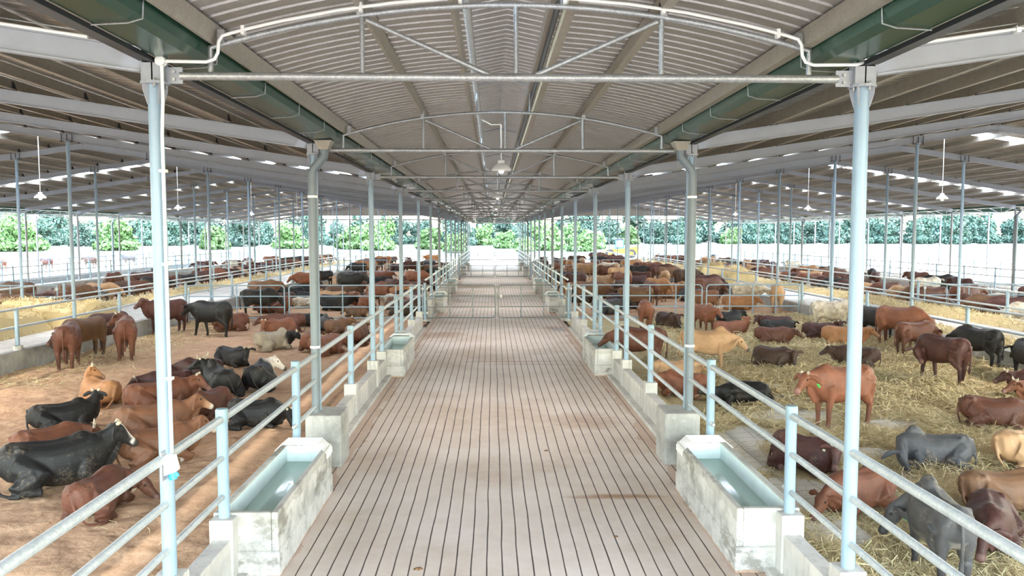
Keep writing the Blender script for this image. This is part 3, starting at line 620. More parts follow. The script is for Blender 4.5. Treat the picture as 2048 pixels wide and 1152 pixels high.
# ------------------------------------------------------------------ conduits on the nearest frame
for s in (-1, 1):
    c = empty('electrical_conduit', (0, YS[0], 0)); tag(c, 'white electrical conduit bent along the nearest truss, %s half' % SIDE[s], 'conduit', None, 'thing')
    tz = lambda x: 5.735 - .0556 * x * x + .055
    m = MB(); yy = -.06
    pts = [(s * 0.02, yy, tz(0))] + [(s * x, yy, tz(x)) for x in (.5, 1, 1.5, 2, 2.25, 2.40)] + [(s * 2.47, yy - .02, 5.44), (s * 2.502, yy - .02, 5.39), (s * 2.51, yy - .02, 5.30), (s * 2.54, yy - .02, 5.245), (s * 2.61, yy - .02, 5.222), (s * 2.98, yy - .03, 5.225)]
    if s > 0: pts += [(s * 3.06, yy, 5.25), (s * 3.10, yy + .05, 5.28)]
    m.tube(pts, .0145, 8); m.build('pipe', M_WHITE, c)
    for x in (.45, 1.3, 2.3): MB().box(s * x - .015, s * x + .015, yy - .02, yy + .04, tz(x) - .04, tz(x) + .035).build('clip', M_WHITE, c, smooth=False)
    if s < 0:
        MB().tube([(-2.985, yy - .02, 5.225), (-2.985, yy - .02, 4.9), (-3.0, yy - .02, 4.6), (-3.0, yy - .02, 1.84)], .0145, 8).build('drop_pipe', M_WHITE, c)
        MB().tube([(-2.99, yy - .055, 5.225), (-2.99, yy + .01, 5.225)], .042, 16).build('junction_box', M_WHITE, c)
        for z in (4.3, 3.5, 2.5): MB().box(-3.03, -2.975, yy - .04, yy + .02, z - .012, z + .012).build('clip', M_WHITE, c, smooth=False)
    c = empty('electrical_conduit', (0, YS[0], 0)); tag(c, 'white electrical conduit lying along the nearest rafter of the %s barn' % SIDE[s], 'conduit', None, 'thing')
    MB().tube([(s * x, -.075, zr(x) + .115) for x in (3.6, 6, 9, 12)], .0145, 8).build('pipe', M_WHITE, c)
    for x in (4.4, 6.5, 8.6): MB().box(s * x - .02, s * x + .02, -.095, -.04, zr(x) + .08, zr(x) + .14).build('clip', M_WHITE, c, smooth=False)
k = empty('power_socket', (-3.0, YS[0] - .085, 0)); tag(k, 'white power socket with a blue flap on the nearest left column', 'socket', None, 'thing')
MB().box(-.075, -.062, -.06, .09, 1.60, 1.86).build('back_plate', M_GREYP, k, smooth=False)
m = MB(); m.prism([(-.058, 1.645), (.055, 1.685), (.03, 1.80), (.022, 1.82), (-.05, 1.825), (-.058, 1.81)], -.05, .05, 'y'); m.build('housing', M_WHITE, k, smooth=False, bevel=.008)
M_PLUG = simple('blue_socket_flap', (.02, .30, .62, 1), .35, var=.05); m = MB(); m.tube([(.0, 0, 1.67), (.012, -.005, 1.605)], .035, 12); m.tube([(.03, 0, 1.665), (.05, 0, 1.63)], .018, 8); m.build('flap', M_PLUG, k)
# wire stays with clamps between rafter and column head
for s in (-1, 1):
    w = empty('wire_stay', (0, YS[0], 0)); tag(w, 'thin wire stay with a looped clamp at the nearest %s rafter' % SIDE[s], 'wire stay', None, 'thing')
    MB().tube([(s * 3.18, -.09, 5.42), (s * 3.45, -.10, 5.44), (s * 4.6, -.1, 5.62)], .006, 5).build('wire', M_GALV, w)
    MB().tube([(s * 3.35 + .10 * math.cos(a) , -.10, 5.435 + .022 * math.sin(a)) for a in [2 * PI * i / 12 for i in range(13)]], .006, 5, caps=False).build('loop', M_GALV, w)
    MB().box(*sorted((s * 3.50, s * 3.535)), -.12, -.085, 5.42, 5.475).build('clamp', M_GALV, w, smooth=False)
# ------------------------------------------------------------------ cattle
def coat(name, base, points=.0, pale=.0, face=None, muzzle=(.03, .025, .025), belly=None, blotch=None, dirt=.15, topdark=0):
    """base coat colour; attribute 'mask': r muzzle, g lower legs and face, b blaze of the face; attribute 'soft': belly"""
    t = NT('coat_' + name); at = t.n.new('ShaderNodeAttribute'); at.attribute_name = 'mask'
    sep = t.n.new('ShaderNodeSeparateColor'); t.l.new(at.outputs['Color'], sep.inputs[0])
    v = t.coord('Object'); oi = t.n.new('ShaderNodeObjectInfo')
    n1 = t.noise(v, 2.6, 4); n2 = t.noise(v, 9, 5)
    d = tuple(x * .72 for x in base) + (1,); l = tuple(min(1, x * 1.25) for x in base) + (1,)
    c = t.ramp(n1, [(.32, d), (.68, l)])
    if blotch: c = t.mix(t.ramp(t.noise(v, 4.5, 5, .7), [(.46, (0, 0, 0, 1)), (.6, (1, 1, 1, 1))]), c, tuple(blotch) + (1,))
    if belly: c = t.mix(at.outputs['Alpha'], c, tuple(belly) + (1,))
    dk = tuple(x * .35 for x in base) + (1,)
    c = t.mix(t.math('MULTIPLY', sep.outputs[1], points), c, dk)
    if pale: c = t.mix(t.math('MULTIPLY', sep.outputs[1], pale), c, (.42, .33, .24, 1))
    if face: c = t.mix(sep.outputs[2], c, tuple(face) + (1,))
    c = t.mix(sep.outputs[0], c, tuple(muzzle) + (1,))
    dm = t.ramp(t.math('MULTIPLY', t.noise(v, 19, 5, .8), t.math('ADD', t.noise(v, 1.9, 2), .32)), [(.46, (0, 0, 0, 1)), (.54, (1, 1, 1, 1))])
    c = t.mix(t.math('MULTIPLY', dm, dirt), c, (.34, .25, .16, 1))
    br = t.n.new('ShaderNodeHueSaturation'); t.l.new(c, br.inputs['Color']); t.l.new(t.math('ADD', t.math('MULTIPLY', oi.outputs['Random'], .3), .85), br.inputs['Value'])
    t.color(br.outputs[0]); t.set(Roughness=.58); t.b.inputs['Specular IOR Level'].default_value = .35
    t.bump(t.math('ADD', t.math('MULTIPLY', t.noise(t.coord('Object', (10, 26, 26)), 3, 3), .6), n2), .28, .015)
    return t.m
COAT = {
    'black': coat('black', (.011, .010, .010), 0, muzzle=(.02, .02, .02), dirt=.12),
    'black_white_face': coat('black_white_face', (.011, .011, .012), 0, face=(.66, .6, .54), muzzle=(.03, .025, .025), dirt=.2),
    'dark_brown': coat('dark_brown', (.050, .026, .018), .6, dirt=.15),
    'maroon': coat('maroon', (.058, .020, .016), .5, muzzle=(.12, .06, .05), dirt=.12),
    'red': coat('red', (.165, .060, .032), .35, muzzle=(.2, .1, .08), dirt=.10),
    'chestnut': coat('chestnut', (.10, .036, .021), .4, muzzle=(.15, .08, .06), dirt=.14),
    'orange': coat('orange', (.33, .155, .066), .25, muzzle=(.3, .18, .12), dirt=.06),
    'tan': coat('tan', (.36, .215, .115), .2, belly=(.45, .3, .18), muzzle=(.05, .04, .035), dirt=.08),
    'brown': coat('brown', (.125, .063, .032), .55, belly=(.2, .11, .06), dirt=.15),
    'red_pale_face': coat('red_pale_face', (.19, .082, .042), .2, belly=(.34, .18, .09), face=(.45, .25, .14), muzzle=(.55, .48, .4), dirt=.06),
    'grey': coat('grey', (.056, .055, .058), .7, belly=(.26, .24, .22), muzzle=(.03, .03, .03), dirt=.25),
    'cream': coat('cream', (.50, .44, .35), .25, blotch=(.3, .25, .19), muzzle=(.06, .05, .05), dirt=.2),
    'grey_black_head': coat('grey_black_head', (.30, .25, .19), 0, face=(.012, .011, .011), muzzle=(.02, .02, .02), dirt=.15),
}
HORN = simple('cattle_horn', (.42, .36, .27, 1), .45); EYE = simple('cattle_eye', (.008, .006, .005, 1), .12, var=0); EARTAG = simple('ear_tag_green', (.10, .62, .13, 1), .4, var=.03)
EARTAGW = simple('ear_tag_pale', (.75, .72, .55, 1), .4, var=.03)

LEN = .87                                          # young animals, short in the body
def _ring(c, r, u, rw, rh, n=16, e=.85):
    out = []
    for j in range(n):
        a = 2 * PI * j / n; ca, sa = math.cos(a), math.sin(a)
        out.append(c + r * rw * math.copysign(abs(ca) ** e, ca) + u * rh * math.copysign(abs(sa) ** e, sa))
    return out
def _loft(mb, secs, n=16, e=.85):
    vs = []; fs = []; k = len(secs)
    for c, r, u, rw, rh in secs: vs += _ring(c, r, u, rw, rh, n, e)
    for i in range(k - 1):
        for j in range(n):
            a = i * n + j; b = i * n + (j + 1) % n; fs.append((a, b, b + n, a + n))
    fs.append(tuple(range(n))[::-1]); fs.append(tuple(range((k - 1) * n, k * n)))
    mb.add(vs, fs)
def _limb(mb, pts, rs, n=10):
    P = [Vector(p) for p in pts]; P2 = []; R2 = []
    for i in range(len(P)):                     # rounded ends, one extra ring halfway along each bone
        P2.append(P[i]); R2.append(rs[i])
        if i < len(P) - 1: P2.append((P[i] + P[i + 1]) / 2); R2.append(tuple((a + b) / 2 for a, b in zip(rs[i], rs[i + 1])) if isinstance(rs[i], tuple) else (rs[i] + rs[i + 1]) / 2 * .97)
    mb.tube(P2, R2, n)
def cow_mesh(name, pose='stand', ny=0, npit=18, hy=None, hp=-32, hump=.5, walk=0, fat=1, roll=8, horn=.1, ear=-.25, voxel=.024, tail=0, dewlap=1, side=1):
    """x forward, y left, z up, metres; angles in degrees. Returns the body mesh and the anchor points for horns, eyes and tags."""
    mb = MB(); V = Vector; X, Yv, Z = V((1, 0, 0)), V((0, 1, 0)), V((0, 0, 1)); R = math.radians
    lying = pose != 'stand'
    prof = [(-.83, .97, .10, .08), (-.79, .955, .20, .16), (-.68, .935, .285, .225), (-.52, .91, .315, .262), (-.3, .86, .325, .275), (-.02, .825, .345, .298), (.24, .83, .36, .292),
            (.45, .865, .375, .255), (.6, .895, .35, .215), (.73, .93, .275, .165), (.84, .96, .18, .11)]
    drop = .475 if lying else 0
    def T(p):                                     # trunk frame -> cow frame
        p = V(p)
        if pose == 'lie':
            a = R(roll) * side; c = V((0, 0, .30)); q = p - V((0, 0, drop)) - c
            return V((q.x, q.y * math.cos(a) - q.z * math.sin(a), q.y * math.sin(a) + q.z * math.cos(a))) + c
        if pose == 'side':
            a = R(74) * side; c = V((0, 0, .83)); q = p - c
            return V((q.x, q.y * math.cos(a) - q.z * math.sin(a), q.y * math.sin(a) + q.z * math.cos(a))) + V((0, 0, .29))
        return p
    O = T((0, 0, 0)); rr = (T((0, 1, 0)) - O); uu = (T((0, 0, 1)) - O)
    wide = 1.12 if lying else 1
    _loft(mb, [(T((x, 0, z)), rr, uu, w * fat * wide, h * (.96 if lying else 1)) for x, z, h, w in prof], 18, .82)
    # hip bones and withers
    for s in (-1, 1): mb.tube([T((-.62, s * .10, 1.13)), T((-.50, s * .21, 1.13)), T((-.40, s * .22, 1.06))], [.05, .06, .04], 8)
    mb.tube([T((-.86, 0, 1.08)), T((-.6, 0, 1.16)), T((0, 0, 1.12)), T((.45, 0, 1.17)), T((.62, 0, 1.14))], [.04, .075, .07, .08, .06], 8)
    if hump > 0: _loft(mb, [(T((.20, 0, 1.12)), rr, uu, .05, .04), (T((.33, 0, 1.145 + .035 * hump)), rr, uu, .10, .07 + .045 * hump), (T((.44, 0, 1.155 + .055 * hump)), rr, uu, .115, .075 + .06 * hump), (T((.55, 0, 1.15 + .05 * hump)), rr, uu, .11, .07 + .055 * hump), (T((.65, 0, 1.12 + .02 * hump)), rr, uu, .085, .06 + .03 * hump), (T((.74, 0, 1.07)), rr, uu, .05, .04)], 14, 1)
    # neck and head
    hy = ny if hy is None else hy
    P0 = T((.58, 0, .98)); L = .50
    d = V((math.cos(R(npit)) * math.cos(R(ny)), math.cos(R(npit)) * math.sin(R(ny)), math.sin(R(npit))))
    P3 = P0 + d * L
    if abs(ny) > 60: P3 = P0 + V((.20, 0, 0)) + d * (L * .95)
    P1 = P0 + V((.26, 0, .06 + .1 * math.sin(R(npit)))); P1 = T(V((.84, 0, 1.0 + .1 * math.sin(R(npit))))) if pose != 'side' else P0 + V((.26, 0, 0))
    secs = []; dl = []
    for i in range(7):
        t = i / 6; c = P0 * (1 - t) ** 2 + P1 * 2 * t * (1 - t) + P3 * t * t
        tg = ((P1 - P0) * (1 - t) + (P3 - P1) * t).normalized(); sdv = Z.cross(tg)
        if sdv.length < .05: sdv = Yv.copy()
        sdv.normalize(); u = tg.cross(sdv)
        rw = [.17, .155, .135, .115, .10, .092, .085][i]; rh = [.27, .25, .22, .19, .165, .145, .125][i]
        secs.append((c - u * .02, sdv, u, rw, rh)); dl.append((c, sdv, u, rh))
    _loft(mb, secs, 14)
    if dewlap > 0 and pose != 'side':
        q = []
        for i, ex in enumerate((.10, .15, .15, .13, .09, .05)):
            c, sdv, u, rh = dl[i]; q.append((c - u * (rh + ex * dewlap * .35), sdv, u, .032, .04 + ex * dewlap * .7))
        _loft(mb, q, 10)
    hd = V((math.cos(R(hp)) * math.cos(R(hy)), math.cos(R(hp)) * math.sin(R(hy)), math.sin(R(hp))))
    hs = Z.cross(hd)
    hs = (hs if hs.length > .05 else Yv.copy()).normalized(); hu = hd.cross(hs); HL = .47
    hsec = [(-.14, .045, .05, -.01), (-.07, .08, .085, .0), (.03, .098, .11, .0), (.2, .108, .128, -.018), (.36, .094, .118, -.03), (.52, .074, .096, -.036), (.68, .064, .08, -.036), (.82, .07, .074, -.036), (.93, .072, .068, -.036), (1., .056, .052, -.034), (1.03, .03, .03, -.032)]
    def H(t, s=0, u=0): return P3 + hd * (t * HL - .02) + hs * s + hu * u
    _loft(mb, [(H(t, 0, o), hs, hu, rw, rh) for t, rw, rh, o in hsec], 14, .8)
    for s in (-1, 1):
        b = H(.02, s * .085, .02); e1 = b + hs * s * .10 + hu * (.10 * ear + .02) - hd * .03; e2 = b + hs * s * .21 + hu * (.24 * ear) - hd * .02; e3 = b + hs * s * .26 + hu * (.34 * ear)
        mb.tube([b - hs * s * .03, b + hs * s * .02, e1, e2, e3], [(.03, .03), (.03, .035), (.03, .062), (.026, .06), (.02, .02)], 8)
        mb.tube([H(.14, s * .085, .055), H(.3, s * .085, .045)], [.03, .025], 6)          # brow over the eye
    # legs
    hoofs = []
    if pose == 'stand':
        for s in (-1, 1):
            w = walk * s
            f = [(.50 + .02 * w, s * .15, .86), (.47 + .3 * .16 * w, s * .165, .64), (.50 + .55 * .2 * w, s * .155, .38 + .02 * max(0, w)), (.495 + .2 * w, s * .15, .12), (.515 + .21 * w, s * .15, .05), (.525 + .21 * w, s * .15, .0)]
            _limb(mb, f, [.15, .105, .062, .048, .052, .058]); hoofs.append(f[-1])
            w = -w
            h = [(-.56, s * .15, .92), (-.45 + .05 * w, s * .175, .66), (-.66 + .14 * w, s * .165, .43), (-.635 + .2 * w, s * .155, .13), (-.61 + .21 * w, s * .155, .05), (-.60 + .21 * w, s * .155, .0)]
            _limb(mb, h, [.2, .14, .068, .05, .054, .058]); hoofs.append(h[-1])
            mb.tube([(-.70, s * .13, 1.0), (-.66, s * .165, .72), (-.66 + .1 * w, s * .165, .5)], [.12, .11, .055], 8)
        tl = [(-.80, 0, 1.13), (-.88, .01 * tail, 1.08), (-.93, .03 * tail, .85), (-.92, .06 * tail, .6), (-.90, .08 * tail, .45), (-.89, .08 * tail, .3)]
        mb.tube(tl, [.035, .034, .028, .027, .042, .03], 8)
    elif pose == 'lie':
        for s in (-1, 1):
            k = .05 * side * s
            f = [T((.5, s * .17, .82)), V((.44, s * .27, .20)), V((.72, s * .24 + .04 * side, .10)), V((.60, s * .20 + .05 * side, .05)), V((.44, s * .18 + .06 * side, .05))]
            _limb(mb, f, [.14, .11, .066, .05, .056]); hoofs.append(f[-1])
        s = side                                    # upper hind leg, tucked forward along the flank, and the lower one peeping out
        h = [T((-.55, s * .14, .88)), V((-.20, s * .30, .25)), V((-.60, s * .36, .11)), V((-.34, s * .41, .065)), V((-.20, s * .42, .055))]
        _limb(mb, h, [.235, .20, .115, .062, .06])
        mb.tube([V((-.30, s * .30, .26)), V((-.48, s * .33, .18))], [.19, .15], 8); hoofs.append(h[-1])
        h = [T((-.55, -s * .14, .88)), V((-.2, -s * .33, .2)), V((-.5, -s * .36, .08)), V((-.2, -s * .3, .055))]
        _limb(mb, h, [.2, .13, .07, .055]); hoofs.append(h[-1])
        mb.tube([T((-.78, 0, 1.08)), T((-.855, s * .02, .98)), V((-.86, s * .08, .26)), V((-.80, s * .22, .07)), V((-.66, s * .38, .045)), V((-.52, s * .44, .04))], [.04, .036, .03, .028, .034, .03], 8)
    else:
        s = side
        for a, b in ((.5, .06), (.42, .40)):
            f = [T((a, s * .1, .86)), V((a + .1, -s * (.35), .16)), V((a + .16 + b * .3, -s * .62, .1 + b * .2)), V((a + .18 + b * .5, -s * .88, .06 + b * .15)), V((a + .2 + b * .5, -s * .96, .06 + b * .15))]
            _limb(mb, f, [.14, .105, .062, .05, .056]); hoofs.append(f[-1])
            h = [T((-.55, s * .1, .9)), V((-.42, -s * .30, .2)), V((-.66 - b * .2, -s * .58, .12 + b * .2)), V((-.60 - b * .2, -s * .9, .06 + b * .12)), V((-.58 - b * .2, -s * .98, .06 + b * .12))]
            _limb(mb, h, [.2, .14, .07, .05, .056]); hoofs.append(h[-1])
        mb.tube([T((-.80, 0, 1.06)), V((-.95, 0, .2)), V((-1.05, -s * .2, .05)), V((-1.1, -s * .45, .04))], [.036, .034, .028, .035], 8)
    me = mb.mesh(name, False)
    o = bpy.data.objects.new('tmp', me); COL.objects.link(o)
    m = o.modifiers.new('r', 'REMESH'); m.mode = 'VOXEL'; m.voxel_size = voxel
    m = o.modifiers.new('s', 'SMOOTH'); m.factor = .5; m.iterations = 3 if voxel < .03 else 2
    dg = bpy.context.evaluated_depsgraph_get(); dg.update()
    out = bpy.data.meshes.new_from_object(o.evaluated_get(dg)); out.name = name
    bpy.data.objects.remove(o); bpy.data.meshes.remove(me)
    n = len(out.vertices); co = np.empty(n * 3); out.vertices.foreach_get('co', co); co = co.reshape(-1, 3)
    sq = co.copy(); sq[:, 0] *= LEN; out.vertices.foreach_set('co', sq.ravel()); out.update()
    ss = lambda a, b, x: np.clip((x - a) / (b - a), 0, 1) ** 2 * (3 - 2 * np.clip((x - a) / (b - a), 0, 1))
    mz = np.array(H(.98, 0, -.03)); hdn, hsn, hun, p3 = (np.array(q) for q in (hd, hs, hu, P3))
    q = co - p3; tt = q @ hdn / HL; sw = q @ hsn; su = q @ hun
    inhead = (np.abs(sw) < .14) & (np.abs(su + .02) < .17) & (tt > -.25) & (tt < 1.1)
    mask = np.zeros((n, 4)); mask[:, 0] = 1 - ss(.085, .12, np.linalg.norm(co - mz, axis=1))
    low = np.zeros(n)
    for hf in hoofs: low = np.maximum(low, 1 - ss(.2, .55, np.linalg.norm(co - np.array(hf), axis=1)))
    mask[:, 1] = np.maximum(low, np.where(inhead, ss(.3, .8, tt) * .8, 0))
    hoofm = np.zeros(n)
    for hf in hoofs: hoofm = np.maximum(hoofm, 1 - ss(.07, .1, np.linalg.norm(co - np.array(hf), axis=1)))
    mask[:, 0] = np.maximum(mask[:, 0], hoofm * .8)
    if 'blaze' in name: fm = np.where(inhead & (su > -.03), ss(-.02, .06, tt) * (1 - ss(.04, .062, np.abs(sw))), 0); fm = np.maximum(fm, np.where(inhead & (su > -.06), ss(.62, .74, tt), 0))
    elif 'whole_face' in name: fm = np.where(tt > -.9, 1 - ss(.22, .5, np.linalg.norm(co - p3, axis=1) - .28), 0)
    else: fm = np.where(inhead, ss(.30, .7, tt), 0)
    mask[:, 2] = fm
    up_n = np.empty(n * 3); out.vertices.foreach_get('normal', up_n); up_n = up_n.reshape(-1, 3)
    mask[:, 3] = ss(.25, .85, -up_n[:, 2]) * .9 if not lying else 0
    a = out.attributes.new('mask', 'FLOAT_COLOR', 'POINT'); a.data.foreach_set('color', mask.astype(np.float32).ravel())
    out.polygons.foreach_set('use_smooth', [True] * len(out.polygons))
    G = lambda p: Vector((p.x * LEN, p.y, p.z))
    an = dict(horn=[(G(H(-.02, s * .062, .085)), hs * s, hu, hd) for s in (-1, 1)], eye=[G(H(.235, s * .098, .028)) for s in (-1, 1)], ear=[(G(H(.02, s * .085, .02) + hs * s * .17 + hu * (.19 * ear - .02) + hd * .025), hs * s, hu, hd) for s in (-1, 1)])
    return out, an
def dress(o, an, horn=0, tag_side=None, tagm=None, eyes=True, curve=.5):
    """horns, eyes and an ear tag as parts of the animal"""
    if horn:
        for p, s, u, d in an['horn']:
            MB().tube([p - u * .02, p + u * .03 + s * .03, p + (s * .10 + u * .06 * curve - d * .02) * horn, p + (s * .13 + u * .16 * curve - d * .05) * horn, p + (s * .12 + u * .23 * curve - d * .06) * horn], [.03, .028, .023, .015, .004], 8).build('horn', HORN, o)
    if eyes:
        for p in an['eye']:
            b = MB(); b.lathe([(.003, -.021), (.012, -.018), (.02, -.008), (.022, 0), (.02, .008), (.012, .018), (.003, .021)], p, 10); b.build('eye', EYE, o)
    if tag_side is not None:
        p, s, u, d = an['ear'][tag_side]
        MB().bar(p - u * .015, p - u * .10, .055, .012, tuple(d)).build('ear_tag', tagm or EARTAG, o)
